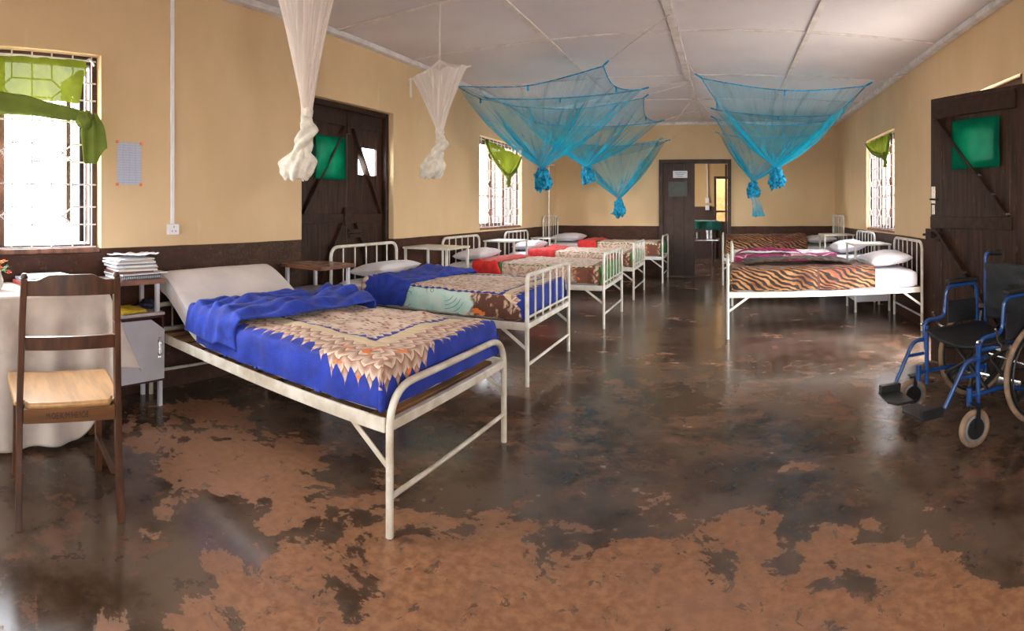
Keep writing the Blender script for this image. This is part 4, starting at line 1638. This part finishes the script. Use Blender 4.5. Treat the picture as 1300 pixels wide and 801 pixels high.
# ------------------------------------------------------------------ wooden chair
cA = Vector((-2.055, .525, 0))
cB = Vector((-1.975, .915, 0))
axis = (cB - cA).normalized()
fw = Vector((-axis.y, axis.x, 0))
cang = atan2(fw.y, fw.x)
mid = (cA + cB) / 2
chr_ = thing('wooden_chair', 'dark wooden chair with pale plywood seat drawn up to the table', 'chair', tuple(mid), cang)
# local: +x = facing (towards the table), y across: +y is the chair's left
hw = .205
for s in (-1, 1):
    pts = [(-.035, s * hw, 0), (-.005, s * (hw - .004), .25), (.0, s * (hw - .006), .46), (-.02, s * (hw - .015), .80), (-.045, s * (hw - .022), .985)]
    mb = MB()
    for (a, b) in zip(pts, pts[1:]):
        mb.beam(a, b, .026, .040, up=(1, 0, 0))
    mb.tube([pts[-1], (-.047, s * (hw - .022), 1.003)], [.0165, .010], 10)
    mb.build('rear_leg', MT['chairwood'], chr_, bevel=.005)
    mb = MB()
    mb.beam((.405, s * (hw - .005), 0), (.385, s * (hw - .012), .445), .030, .030, up=(1, 0, 0))
    mb.build('front_leg', MT['chairwood'], chr_, bevel=.004)
    MB().box(.01, s * (hw - .02) - .009, .40, .38, s * (hw - .02) + .009, .452).build('side_apron', MT['apronwood'], chr_, bevel=.002)
mb = MB()
# crest rail with a raised middle, curved back
n = 30


def crest(u, v, f):
    yy = (2 * u - 1) * (hw - .03)
    e = abs(2 * u - 1)
    top = .975 + .022 * (1 - sst(.45, .80, e)) - .006 * (e > .9) * 0
    z_ = .915 + (top - .915) * v
    xx = -.040 - .012 * (1 - e * e) + f
    return Vector((xx, yy, z_))


mb.grid(lambda u, v: crest(u, v, -.009), n, 4)
mb.grid(lambda u, v: crest(1 - u, v, .009), n, 4)
mb.grid(lambda u, v: Vector((crest(u, 1, 0).x + (2 * v - 1) * .009, crest(u, 1, 0).y, crest(u, 1, 0).z)), n, 1)
mb.grid(lambda u, v: Vector((crest(u, 0, 0).x - (2 * v - 1) * .009, crest(u, 0, 0).y, crest(u, 0, 0).z)), n, 1)
mb.build('crest_rail', MT['chairwood'], chr_, smooth=True)
mb = MB()


def midr(u, v, f):
    yy = (2 * u - 1) * (hw - .028)
    e = abs(2 * u - 1)
    return Vector((-.018 - .010 * (1 - e * e) + f, yy, .698 + .052 * v))


mb.grid(lambda u, v: midr(u, v, -.009), n, 2)
mb.grid(lambda u, v: midr(1 - u, v, .009), n, 2)
mb.grid(lambda u, v: midr(u, 1, (2 * v - 1) * .009), n, 1)
mb.grid(lambda u, v: midr(u, 0, -(2 * v - 1) * .009), n, 1)
mb.build('middle_rail', MT['chairwood'], chr_, smooth=True)
MB().box(-.016, -hw + .02, .405, .004, hw - .02, .462).build('rear_apron', MT['apronwood'], chr_, bevel=.002)
MB().box(.375, -hw + .02, .40, .395, hw - .02, .452).build('front_apron', MT['apronwood'], chr_, bevel=.002)
MB().beam((.02, -hw + .02, .18), (.38, -hw + .015, .17), .018, .026).build('stretcher', MT['chairwood'], chr_, bevel=.002)
MB().beam((.02, hw - .02, .18), (.38, hw - .015, .17), .018, .026).build('stretcher', MT['chairwood'], chr_, bevel=.002)
mb = MB()
out = []
for i in range(41):
    a = i / 40
    out.append(a)


def seat(u, v):
    # u front-back, v across
    xx = -.012 + .455 * u
    wv = (hw + .012 + .022 * u) * (1 - .10 * max(0, u - .9) * 10 * .3)
    yy = (2 * v - 1) * wv
    if abs(yy) > hw - .035 and xx < .030:
        xx = .030
    dish = .010 * (1 - (2 * v - 1) ** 2) * (1 - (2 * u - 1) ** 2)
    roll = -.012 * max(0, u - .88) / .12
    return Vector((xx, yy, .485 - dish + roll))


mb.grid(seat, 40, 40)
mb.build('seat', MT['seatwood'], chr_, smooth='all', solid=.022)
# stencilled mark on the rear apron
cu = bpy.data.curves.new('stencil', 'FONT')
cu.body = 'M.OE/K/M/HE/IO8'
cu.size = .036
cu.extrude = .0004
cu.align_x = 'CENTER'
cu.align_y = 'CENTER'
cu.materials.append(MT['ink'])
tmp = bpy.data.objects.new('stencil_curve', cu)
COL.objects.link(tmp)
bpy.context.view_layer.update()
tme = bpy.data.meshes.new_from_object(tmp.evaluated_get(bpy.context.evaluated_depsgraph_get()))
bpy.data.objects.remove(tmp)
to = bpy.data.objects.new('stencil_marking', tme)
COL.objects.link(to)
to.parent = chr_
to.location = (-.0168, 0.01, .433)
to.rotation_euler = (pi / 2, 0, -pi / 2)
to['label'] = 'black stencilled letters'
to.scale = (.62, 1, 1)


# ------------------------------------------------------------------ curtains
def sheet(mb, P, nu=40, nv=30):
    mb.grid(P, nu, nv)


cur = tag(empty('curtain', (XL, 0, 0)), 'green curtain knotted up over the near left window', 'curtain')
cx = .055       # off the wall, into the room


def L2(a, b, t):
    return a + (b - a) * t


def c1(u, v):
    # gathered top sheet from the rod to the swag
    y_ = L2(.02, 1.262 - .05 * v, u)
    ztop = 2.205 - .03 * (1 - u)
    zbot = L2(2.00, 1.93, u) - .02 * sin(u * pi)
    f = .014 * sin(u * 42 - v * 5 + 3 * nz(u * 4, v)) * (.35 + .65 * u) + .020 * nz(u * 5, v * 3)
    return Vector((cx + f, y_, L2(ztop, zbot, v)))


MB().grid(c1, 110, 24).build('valance', MT['curtain_thin'], cur, smooth='all')
mb = MB()
# swag: flattened roll from the left to the knot
cl = []
for i in range(60):
    t = i / 59
    cl.append((L2(.05, 1.20, t), L2(1.99, 1.845, t) - .035 * sin(t * pi) * (1 - t) + .0, L2(.055, .034, t) + .022 * sin(t * pi)))


def swag(u, v):
    i = u * 59
    k_ = min(58, int(i))
    f = i - k_
    y_, z_, r = [L2(cl[k_][q], cl[k_ + 1][q], f) for q in range(3)]
    a = 2 * pi * v
    rr = r * (1 + .16 * sin(a * 3 + u * 5) + .12 * nz(u * 8, cos(a), sin(a)))
    return Vector((cx + .025 + rr * .55 * cos(a), y_, z_ + rr * sin(a)))


mb.grid(swag, 90, 26).build('swag', MT['curtain_thick'], cur, smooth='all')
mb = MB()


def knot_fn(c, rx, ry, rz_, seed, fr=3.0, am=.3):
    def fn(u, v):
        a, t = 2 * pi * u, pi * v
        d = Vector((sin(t) * cos(a), sin(t) * sin(a), cos(t)))
        r = 1 + am * noise.noise(d * fr + Vector((seed, seed, 0))) + .5 * am * noise.noise(d * fr * 2.6 + Vector((seed, 0, 0)))
        return Vector(c) + Vector((d.x * rx * r, d.y * ry * r, d.z * rz_ * r))
    return fn


mb.grid(knot_fn((cx + .035, 1.235, 1.82), .035, .055, .055, 3.), 36, 24)
mb.build('knot', MT['curtain_thick'], cur, smooth='all')


def tail(u, v):
    w0, w1 = .045, .082
    w = L2(w0, w1, sst(0, .4, v))
    yc = L2(1.275, 1.305, v)
    y_ = yc + (2 * u - 1) * w + .03 * v * (u > .8) * 0
    zb = 1.545 + .10 * sst(.5, 1., u)
    z_ = L2(1.865 - .03 * (1 - u), zb, v)
    return Vector((cx + .03 + .012 * sin(u * 13 + v * 2) + .01 * nz(u * 3, v * 4, 5), y_, z_))


MB().grid(tail, 30, 30).build('tail', MT['curtain_thick'], cur, smooth='all', solid=.003)
mb = MB().tube([(cx, 1.262, 2.205), (.03, 1.29, 2.225), (.02, 1.315, 2.21), (.012, 1.33, 2.19)], .008, 6)
mb.tube([(cx, .02, 2.18), (cx, 1.262, 2.207)], .004, 6)
mb.build('tie', MT['whitestring'], cur, smooth=True)


def swag_curtain(side, X0, yl, yr, zl, zr, yk, zk, label, tail_l=.16):
    c = tag(empty('curtain', (X0, 0, 0)), label, 'curtain')
    s = -side

    def f(u, v):
        y_ = L2(yl, yr, u)
        top = L2(zl, zr, u)
        # bottom gathers into the knot
        kx = yk
        yy = L2(y_, kx, v ** 1.6)
        sag = L2(top, zk, v)
        return Vector((s * (.05 + .012 * sin(u * 30 + v * 3) + .02 * v), yy, sag - .05 * sin(v * pi) * (1 - abs(2 * u - 1))))
    MB().grid(f, 60, 24).build('swag', MT['curtain_thin'], c, smooth='all')
    mb = MB()
    for (a, b) in ((yl, zl), (yr, zr)):
        pts = []
        for i in range(20):
            t = i / 19
            pts.append((s * (.055 + .02 * t), L2(a, yk, t ** 1.15), L2(b, zk, t) - .05 * sin(t * pi)))
        mb.tube(pts, [.010 + .022 * (i / 19) for i in range(20)], 8)
    mb.build('rolled_edge', MT['curtain_thick'], c, smooth='all')
    MB().grid(knot_fn((s * .085, yk, zk), .035, .05, .05, yl), 24, 16).build('knot', MT['curtain_thick'], c, smooth='all')

    def tl(u, v):
        return Vector((s * (.075 + .015 * sin(u * 12)), yk + (2 * u - 1) * L2(.03, .10, v), zk - tail_l * v * (1 - .3 * abs(2 * u - 1))))
    MB().grid(tl, 16, 12).build('tail', MT['curtain_thick'], c, smooth='all', solid=.003)
    return c


swag_curtain(-1, XL, 6.60, 7.95, 2.22, 2.10, 7.38, 1.74, 'olive green curtain tied up over the far left window')
swag_curtain(1, XR, 7.45, 6.30, 2.20, 2.20, 6.42, 1.92, 'olive green curtain tied up over the right wall window', .14)


# ------------------------------------------------------------------ mosquito nets
def blue_net(label, NL, NR, FR, FL, K, zb, strings, seed=0., tail_=None, taild=(0, 0)):
    root = tag(empty('mosquito_net', (K[0], K[1], 0)), label, 'mosquito net', 'blue mosquito nets tied up over the beds')
    O = Vector((K[0], K[1], 0))
    C_ = [Vector(q) - O for q in (NL, NR, FR, FL)]
    Kv = Vector(K) - O
    ctr = sum(C_, Vector()) / 4
    sg = .085

    def per(t):
        t = (t % 1.) * 4
        i = int(t) % 4
        f = t - int(t)
        a, b = C_[i], C_[(i + 1) % 4]
        p = a.lerp(b, f)
        w = 4 * f * (1 - f)
        inn = (ctr - p)
        inn.z = 0
        p = p + inn.normalized() * (.10 * w) - Vector((0, 0, sg * w))
        return p

    def sidef(u, v):
        p = per(u)
        q = Kv + Vector((.035 * cos(2 * pi * u * 1 + 2.3), .035 * sin(2 * pi * u + 2.3), 0))
        f = (u * 4) % 1.
        cornery = abs(2 * f - 1) ** 3
        vv = v
        r = p.lerp(q, vv)
        r.z -= (.11 - .05 * (1 - cornery)) * sin(pi * vv) * (1 - .25 * vv)
        w = vv * (1 - vv) * 4
        rad = (r - Kv.lerp(ctr, 1 - vv))
        rad.z = 0
        # the cloth draws in between the corners
        r -= rad * (.10 * w * (1 - cornery))
        am = .030 * w
        d = rad.normalized() if rad.length > 1e-4 else Vector((1, 0, 0))
        r += d * am * (sin(u * 2 * pi * 19 + seed) + .6 * nz(u * 60, v * 3, seed))
        r.z += .015 * w * nz(u * 24, v * 2, seed + 2)
        return r
    MB().grid(sidef, 240, 36).build('skirt', MT['netblue'], root, smooth='all')

    def top(u, v):
        # Coons patch through the four sagging edges
        a = per(.25 * u)
        c = per(.5 + .25 * (1 - u))
        d = per(.75 + .25 * (1 - v))
        b = per(.25 + .25 * v)
        bil = (C_[0] * (1 - u) * (1 - v) + C_[1] * u * (1 - v) + C_[2] * u * v + C_[3] * (1 - u) * v)
        r = a * (1 - v) + c * v + d * (1 - u) + b * u - bil
        r.z -= .10 * sin(pi * u) * sin(pi * v) + .01 * nz(u * 5, v * 5, seed)
        return r
    MB().grid(top, 40, 40).build('canopy', MT['nettop'], root, smooth='all')
    MB().tube([per(i / 160) for i in range(160)], .0065, 6, closed=True).build('hem_band', MT['netblue_solid'], root, smooth=True)
    for i, c in enumerate(C_):
        o = c - ctr
        o.z = 0
        o.normalize()
        mb = MB().beam(c - o * .01, c + o * .09 + Vector((0, 0, .035)), .004, .022)
        mb.build('corner_loop', MT['netblue_solid'], root)
    for i in range(4):
        p = per(.125 + .25 * i)
        MB().box(p.x - .009, p.y - .009, p.z - .055, p.x + .009, p.y + .009, p.z + .004).build('tape_tab', MT['netblue_solid'], root)
    hb = K[2] - zb
    # knot
    mb = MB().grid(knot_fn(Kv + Vector((0, 0, -hb * .33)), .075, .075, hb * .38, seed, 1.7, .30), 48, 32)
    mb.grid(knot_fn(Kv + Vector((.05, -.02, -hb * .62)), .065, .055, hb * .30, seed + 2, 2.4, .5), 40, 26)
    mb.grid(knot_fn(Kv + Vector((-.045, .02, -hb * .55)), .055, .055, hb * .42, seed + 4, 2.2, .6), 40, 26)
    mb.build('knot', MT['netblue_solid'], root, smooth='all')
    if tail_:
        mb = MB()

        def tf(u, v):
            a = 2 * pi * u
            r = L2(.04, .085, v) * (1 + .35 * sin(a * 5 + v * 3) * v) + .012 * nz(cos(a) * 3, sin(a) * 3, v * 4)
            z_ = Kv.z - hb * .5 - v * tail_ - .03 * v * nz(cos(a) * 2, sin(a) * 2, seed)
            return Vector((Kv.x + taild[0] * v + r * cos(a), Kv.y + taild[1] * v + r * .5 * sin(a), z_))
        mb.grid(tf, 60, 20)
        mb.build('loose_tail', MT['netblue'], root, smooth='all')
    for a, b in strings:
        o = C_[a] - ctr
        o.z = 0
        o.normalize()
        A = C_[a] + o * .09 + Vector((0, 0, .035))
        MB().tube([A, Vector(b) - O], .004, 5).build('string', MT['string'], root)
    return root


zc = ZC - .02
blue_net('nearest and largest blue mosquito net, tied up over the third left bed', (-3.02, 5.50, 2.70), (-1.20, 5.15, 2.67), (-1.03, 6.55, 2.74), (-3.02, 6.35, 2.71), (-2.12, 5.95, 1.74), 1.46,
         [(0, (XL + .01, 5.40, 2.78)), (1, (-.46, 4.36, zc)), (2, (-.46, 6.6, zc)), (3, (XL + .01, 6.5, 2.78))], 1.)
blue_net('middle blue net of the left row, knotted over the fourth bed', (-3.02, 7.05, 2.74), (-1.09, 7.05, 2.74), (-1.05, 8.5, 2.66), (-3.02, 8.4, 2.68), (-2.06, 7.80, 1.90), 1.63,
         [(0, (XL + .01, 6.98, 2.82)), (1, (-.46, 6.8, zc)), (2, (-.46, 8.6, zc)), (3, (XL + .01, 8.5, 2.82))], 2.)
blue_net('smallest blue net, hung low over the far left corner bed', (-2.85, 8.95, 2.46), (-1.13, 8.95, 2.42), (-1.10, 9.72, 2.50), (-2.85, 9.72, 2.52), (-1.88, 9.33, 1.44), 1.10,
         [(0, (XL + .01, 8.9, 2.7)), (1, (-.50, 7.8, zc)), (2, (-.50, 9.5, zc)), (3, (XL + .01, 9.8, 2.7))], 3., .10, (-.06, 0))
blue_net('nearer blue net on the right side, hung wide above the middle right bed', (-.27, 5.98, 2.72), (1.60, 5.98, 2.68), (1.68, 7.75, 2.66), (-.16, 7.75, 2.70), (.67, 7.0, 1.80), 1.53,
         [(0, (-.42, 5.8, zc)), (1, (XR - .01, 5.7, 2.80)), (2, (XR - .01, 8.0, 2.80)), (3, (-.42, 8.0, zc))], 4.)
blue_net('farther blue net on the right side with a long loose tail', (-.16, 8.30, 2.66), (1.60, 8.30, 2.66), (1.60, 9.62, 2.62), (-.12, 9.62, 2.62), (.46, 8.9, 1.72), 1.44,
         [(0, (-.42, 7.7, zc)), (1, (XR - .01, 8.2, 2.80)), (2, (XR - .01, 9.7, 2.80)), (3, (-.42, 9.7, zc))], 5., .44, (.09, 0))


def white_net(label, x, y, zrod, half, zk, zb, zap, rang, tiltz, seed):
    root = tag(empty('mosquito_net', (x, y, 0)), label, 'mosquito net', 'white mosquito nets tied up over the near beds')
    dx_, dy_ = cos(rang), sin(rang)
    A = Vector((-dx_ * half, -dy_ * half, zrod - tiltz))
    B = Vector((dx_ * half, dy_ * half, zrod + tiltz))
    nrm = Vector((-dy_, dx_, 0))

    def ring(u):
        a = 2 * pi * u
        c = (A + B) / 2
        ax = (B - A) / 2
        # pointed along the rod, narrow across it
        ca, sa = cos(a), sin(a)
        return c + ax * math.copysign(abs(ca) ** 1.3, ca) * .96 + nrm * (half * .55 * math.copysign(abs(sa) ** 1.1, sa)) + Vector((0, 0, .012 * sin(a * 9)))

    Kp = Vector((0, 0, zk))

    def skirt(u, v):
        p = ring(u)
        q = Kp + Vector((.028 * cos(2 * pi * u), .028 * sin(2 * pi * u), 0))
        r = p.lerp(q, v)
        w = 4 * v * (1 - v)
        d = Vector((cos(2 * pi * u), sin(2 * pi * u), 0))
        r -= (p - Vector((0, 0, p.z))) * (.10 * w)
        r += d * (.010 * w + .004) * sin(u * 2 * pi * 15 + 2 * nz(u * 8, v, seed)) + d * .008 * w * nz(u * 30, v * 2, seed)
        return r
    MB().grid(skirt, 160, 30).build('skirt', MT['netwhite'], root, smooth='all')

    def capf(u, v):
        p = ring(u)
        ap = Vector((0, 0, zap)) + Vector((.012 * cos(2 * pi * u), .012 * sin(2 * pi * u), 0))
        r = p.lerp(ap, v)
        r.z -= .25 * (zap - zrod) * sin(pi * v) * .6
        return r
    MB().grid(capf, 80, 12).build('canopy', MT['netwhite'], root, smooth='all')
    MB().tube([A - (B - A) * .04, B + (B - A) * .04], .006, 8).build('spreader_rod', MT['whitestring'], root, smooth=True)
    MB().tube([(0, 0, zap - .01), (0, 0, ZC - .016)], .007, 6).build('string', MT['whitestring'], root)
    MB().box(A.x - .002 - .004, A.y - .008, A.z - .14, A.x + .004, A.y + .008, A.z + .01).build('tape', MT['whitestring'], root)
    # knot, twisted neck and bundle
    mb = MB()
    mb.grid(knot_fn((0, 0, zk - .01), .034, .034, .045, seed, 2.2, .2), 28, 20)
    H_ = zk - zb
    cl_ = []
    N_ = 40
    for i in range(N_):
        t = i / (N_ - 1)
        r = L2(.026, .048, sst(0, .45, t))
        cl_.append((Vector((-.012 + .045 * sin(t * 4.2) * (1 - .3 * t), -.02 * sin(t * 3), zk - .03 - t * H_ * .55)), r))

    def neck(u, v):
        i = v * (N_ - 1)
        k_ = min(N_ - 2, int(i))
        f = i - k_
        c = cl_[k_][0].lerp(cl_[k_ + 1][0], f)
        r = L2(cl_[k_][1], cl_[k_ + 1][1], f)
        a = 2 * pi * u
        r *= 1 + .22 * sin(3 * a + v * 14) + .10 * nz(cos(a) * 2, sin(a) * 2, v * 8)
        return c + Vector((r * cos(a), r * sin(a), 0))
    mb.grid(neck, 36, 50)
    mb.build('knot', MT['netwhite_solid'], root, smooth='all')
    e = cl_[-1][0]
    mb = MB()

    def bun(u, v):
        a = 2 * pi * u
        z0_ = e.z + .05
        z_ = L2(z0_, zb, v)
        rr = .045 + .055 * sst(0, .55, v) * (1 - .12 * sst(.85, 1, v))
        rr *= 1 + (.06 + .09 * v) * sin(a * 9 + v * 5 + seed) * .6 - .35 * sst(.8, 1., v) * .5 + .28 * nz(cos(a) * 1.8, sin(a) * 1.8, v * 3 + seed)
        return Vector((e.x - .05 * v + rr * cos(a), e.y + rr * .8 * sin(a), z_ + .008 * v * sin(a * 7)))
    mb.grid(bun, 80, 26)
    mb.grid(lambda u, v: Vector(bun(u, 1)) * (1 - v) + Vector((e.x - .05, e.y, zb + .08)) * v, 80, 6)
    mb.build('bundle', MT['netwhite_solid'], root, smooth='all')
    return root


# view directions: the rods lie roughly across the line of sight
white_net('white mosquito net hung nearest, over the first bed, tied in a twisted bundle', -2.09, 2.10, 2.70, .25, 1.80, 1.42, 2.80, atan2(.72, .70), .03, 1.)
white_net('smaller white mosquito net on a rod, over the second bed', -2.12, 3.58, 2.315, .225, 1.875, 1.50, 2.41, atan2(.52, .85), .05, 2.)


# ------------------------------------------------------------------ wheelchair
wa = atan2(-.20, -.98)
wc = thing('wheelchair', 'blue framed folding wheelchair with black seat beside the open door', 'wheelchair', (1.70, 2.925, 0), wa)
HWc = .30


def wheel_big(s):
    y_ = s * (HWc + .045)
    R = .305
    w = tag_part(MB(), None)
    return w


def tag_part(a, b):
    return a


for s in (-1, 1):
    y_ = s * (HWc + .02)
    R = .305
    tilt = Matrix.Identity(4)
    mb = MB()
    ring = [(R * cos(a) * 1., y_, .305 + R * sin(a)) for a in [2 * pi * i / 56 for i in range(56)]]
    tr_ = [((R - .013) * cos(a), y_, .3055 + (R - .013) * sin(a)) for a in [2 * pi * i / 56 for i in range(56)]]
    wl = MB().tube(tr_, .0165, 10, closed=True).build('rear_wheel', MT['tyre'], wc, smooth=True)
    rm = [((R - .034) * cos(a), y_, .3055 + (R - .034) * sin(a)) for a in [2 * pi * i / 56 for i in range(56)]]
    MB().tube(rm, .011, 8, closed=True).build('rim', MT['blackm'], wl, smooth=True)
    hr = [((R - .03) * cos(a), y_ + s * .035, .3055 + (R - .03) * sin(a)) for a in [2 * pi * i / 56 for i in range(56)]]
    MB().tube(hr, .007, 8, closed=True).build('hand_rim', MT['blackm'], wl, smooth=True)
    MB().lathe([(.0, -.03), (.035, -.03), (.035, .03), (.0, .03)], (0, y_, .3055), 'Y', 20).build('hub', MT['blackm'], wl, smooth=True)
    for q in range(8):
        a = q * pi / 4 + .2
        MB().beam((.03 * cos(a), y_, .3055 + .03 * sin(a)), ((R - .04) * cos(a), y_, .3055 + (R - .04) * sin(a)), .012, .024, up=(0, 1, 0)).build('spoke', MT['blackm'], wl)
    # side frame
    ys = s * (HWc - .045)
    fr = MB()
    fr.tube([(-.03, ys, .16), (-.03, ys, .90)], .0125, 10)
    fr.tube([(.0, ys, .18), (.0, ys, .49)], .0125, 10)
    fr.tube([(.44, ys, .17), (.44, ys, .53)], .0135, 10)
    fr.tube([(-.03, ys, .485), (.44, ys, .485)], .0125, 10)
    fr.tube(fillet([(-.03, ys, .20), (.12, ys, .20), (.20, ys, .25), (.44, ys, .25)], .05), .0115, 10)
    fr.tube([(.50, ys, .20), (.50, ys, .295)], .017, 10)
    fr.tube([(.44, ys, .25), (.50, ys, .25)], .013, 8)
    fr.build('side_frame', MT['blue'], wc, smooth=True)
    # armrest
    ya = s * (HWc - .02)
    pts = fillet([(.445, ys, .38), (.445, ya, .555), (.29, ya, .565), (.27, ya, .755), (.03, ya, .765), (.02, ya, .50)], .045)
    ar = MB().tube(pts, .0125, 10).build('armrest', MT['blue'], wc, smooth=True)
    MB().box(.02, ya - .025, .772, .27, ya + .025, .800).build('arm_pad', MT['vinyl'], ar, bevel=.01)
    MB().box(.035, ya - .004, .52, .262, ya + .004, .665).build('side_panel', MT['vinyl'], ar, bevel=.003)
    MB().tube([(.455, ys + s * .016, .535), (.455, ys + s * .034, .535)], .012, 8).build('clamp', MT['chrome'], ar, smooth=True)
    # push handle
    ph = MB().tube(fillet([(-.03, ys, .88), (-.03, ys, .96), (-.13, ys, .955)], .035), .0125, 10).build('push_handle', MT['blue'], wc, smooth=True)
    MB().tube([(-.055, ys, .9585), (-.165, ys, .954)], .0175, 12).build('grip', MT['vinyl'], ph, smooth=True)
    # caster
    cxx = .51
    cyy = s * (HWc + .012)
    cs = MB()
    prof = []
    for i in range(17):
        a = -pi / 2 + 2 * pi * i / 16
        prof.append((.083 + .017 * cos(a), .016 * sin(a)))
    cs.lathe(prof, (cxx, cyy, .1005), 'Y', 32)
    cw = cs.build('caster', MT['tyre'], wc, smooth=True)
    MB().lathe([(.0, -.012), (.062, -.013), (.07, -.010), (.07, .010), (.062, .013), (.0, .012)], (cxx, cyy, .1005), 'Y', 28).build('rim', MT['rimgrey'], cw, smooth=True)
    mb = MB().lathe([(.0, -.019), (.054, -.017), (.057, -.012), (.057, .012), (.054, .017), (.0, .019)], (cxx, cyy, .1005), 'Y', 24)
    mb.build('hub', MT['blackm'], cw, smooth=True)
    mb = MB()
    for q in (-1, 1):
        mb.beam((cxx, cyy + q * .027, .1005), (.50, cyy + q * .027, .215), .006, .024, up=(1, 0, 0))
    mb.box(.475, cyy - .03, .212, .525, cyy + .03, .222)
    mb.tube([(.50, ys, .222), (.50, ys, .28)], .012, 8)
    mb.box(.488, min(ys, cyy), .2135, .512, max(ys, cyy), .2215)
    mb.tube([(cxx, cyy - .032, .1005), (cxx, cyy + .032, .1005)], .008, 8)
    mb.build('fork', MT['blackm'], cw)
    # leg rest and footplate
    pts = fillet([(.44, ys + s * .012, .445), (.53, ys + s * .012, .445), (.66, ys, .22)], .07)
    lr = MB().tube(pts, .0125, 10)
    lr.tube([(.455, ys + s * .012, .36), (.58, ys + s * .004, .36)], .010, 8)
    lr = lr.build('leg_rest', MT['blue'], wc, smooth=True)
    mb = MB()
    e0, e1 = ys - s * .015, s * .02
    poly = [(.66, e0), (.79, e0), (.815, e1 + s * .06), (.78, e1), (.68, e1)]
    if s < 0:
        poly = poly[::-1]
    mb.prism(poly, .170, .184)
    mb.box(.655, min(e0, e0 - s * .035), .180, .785, max(e0, e0 - s * .035), .225)
    mb.build('footplate', MT['blackm'], lr, bevel=.003)
    # brake
    mb = MB().tube(fillet([(.29, ys + s * .02, .50), (.33, ys + s * .04, .52), (.36, ys + s * .05, .60)], .02), .007, 8)
    mb.box(.25, min(ys, ys + s * .06), .475, .33, max(ys, ys + s * .06), .497)
    mb.build('brake_lever', MT['chrome'], wc, smooth=True)


def wseat(u, v):
    return Vector((.0 + .455 * u, (2 * v - 1) * (HWc - .05), .512 - .035 * (1 - (2 * v - 1) ** 2) + .004 * nz(u * 5, v * 5)))


MB().grid(wseat, 24, 24).build('seat', MT['vinyl'], wc, smooth='all', solid=.012)


def wback(u, v):
    return Vector((-.02 - .04 * (1 - (2 * u - 1) ** 2) + .006 * nz(u * 4, v * 6), (2 * u - 1) * (HWc - .045), .53 + .37 * v))


MB().grid(wback, 24, 24).build('backrest', MT['vinyl'], wc, smooth='all', solid=.012)
mb = MB()
yq = HWc - .05
mb.tube([(.12, -yq, .20), (.16, yq, .475)], .0115, 8)
mb.tube([(.16, yq, .20), (.12, -yq, .475)], .0115, 8)
mb.tube([(.30, -yq, .22), (.34, yq, .475)], .0115, 8)
mb.tube([(.34, yq, .22), (.30, -yq, .475)], .0115, 8)
mb.build('cross_brace', MT['blackm'], wc, smooth=True)
MB().tube([(0, -HWc - .02, .3055), (0, HWc + .02, .3055)], .009, 8).build('axle', MT['chrome'], wc, smooth=True)

# ------------------------------------------------------------------ light
w = bpy.data.worlds.new('World')
SC.world = w
w.use_nodes = True
nt = w.node_tree
nt.nodes.clear()
out = nt.nodes.new('ShaderNodeOutputWorld')
bg = nt.nodes.new('ShaderNodeBackground')
tcd = nt.nodes.new('ShaderNodeTexCoord')
sp = nt.nodes.new('ShaderNodeSeparateXYZ')
rp = nt.nodes.new('ShaderNodeValToRGB')
nt.links.new(tcd.outputs['Generated'], sp.inputs[0])
nt.links.new(sp.outputs[2], rp.inputs[0])
rp.color_ramp.elements[0].color = (1, .965, .90, 1)
rp.color_ramp.elements[1].color = (.78, .86, 1, 1)
nt.links.new(rp.outputs[0], bg.inputs[0])
nt.links.new(bg.outputs[0], out.inputs[0])
bg.inputs['Strength'].default_value = 10.0


def portal(loc, size, rot):
    l = bpy.data.lights.new('daylight_portal', 'AREA')
    l.shape = 'RECTANGLE'
    l.size, l.size_y = size
    l.cycles.is_portal = True
    o = bpy.data.objects.new('daylight_portal', l)
    o.location = loc
    o.rotation_euler = rot
    COL.objects.link(o)


def face(side, w_):
    y0, y1, z0, z1 = w_
    X = (XL - WT + .01) if side < 0 else (XR + WT - .01)
    # area light emits along local -Z; turned to shine into the room
    portal((X, (y0 + y1) / 2, (z0 + z1) / 2), (z1 - z0, y1 - y0), (0, (-pi / 2 if side < 0 else pi / 2), 0))


for q in (W1, W2, W4):
    face(-1, q)
for q in (W3, W5, (3.4, 4.70, 0, 2.25)):
    face(1, q)
for q in (W6, W7):
    portal(((q[0] + q[1]) / 2, YB - WT + .01, (q[2] + q[3]) / 2), (q[1] - q[0], q[3] - q[2]), (pi / 2, 0, 0))
portal((-3.49, 11.8, 1.57), (1.25, 1.6), (0, -pi / 2, 0))

# ------------------------------------------------------------------ camera: a rotating-lens panorama
F = 679.
cam = bpy.data.cameras.new('camera')
cam.type = 'PANO'
cam.panorama_type = 'CENTRAL_CYLINDRICAL'
cam.central_cylindrical_range_u_min = -921.4 / F
cam.central_cylindrical_range_u_max = (1300 - 921.4) / F
cam.central_cylindrical_range_v_min = -(801 - 266.2) / F
cam.central_cylindrical_range_v_max = 266.2 / F
cam.central_cylindrical_radius = 1.0
cam.clip_start = .05
cam.clip_end = 200
co_ = bpy.data.objects.new('camera', cam)
co_.location = (0, 0, H)
co_.rotation_euler = (pi / 2, 0, 0)
COL.objects.link(co_)
SC.camera = co_

SC.view_settings.view_transform = 'Standard'
SC.view_settings.look = 'None'
SC.view_settings.gamma = 1
SC.view_settings.exposure = 1.6
try:
    SC.view_settings.use_curve_mapping = False
except Exception:
    pass
cy = SC.cycles
cy.use_denoising = True
cy.max_bounces = 10
cy.diffuse_bounces = 6
cy.glossy_bounces = 4
cy.transmission_bounces = 6
cy.transparent_max_bounces = 32
cy.sample_clamp_indirect = 8
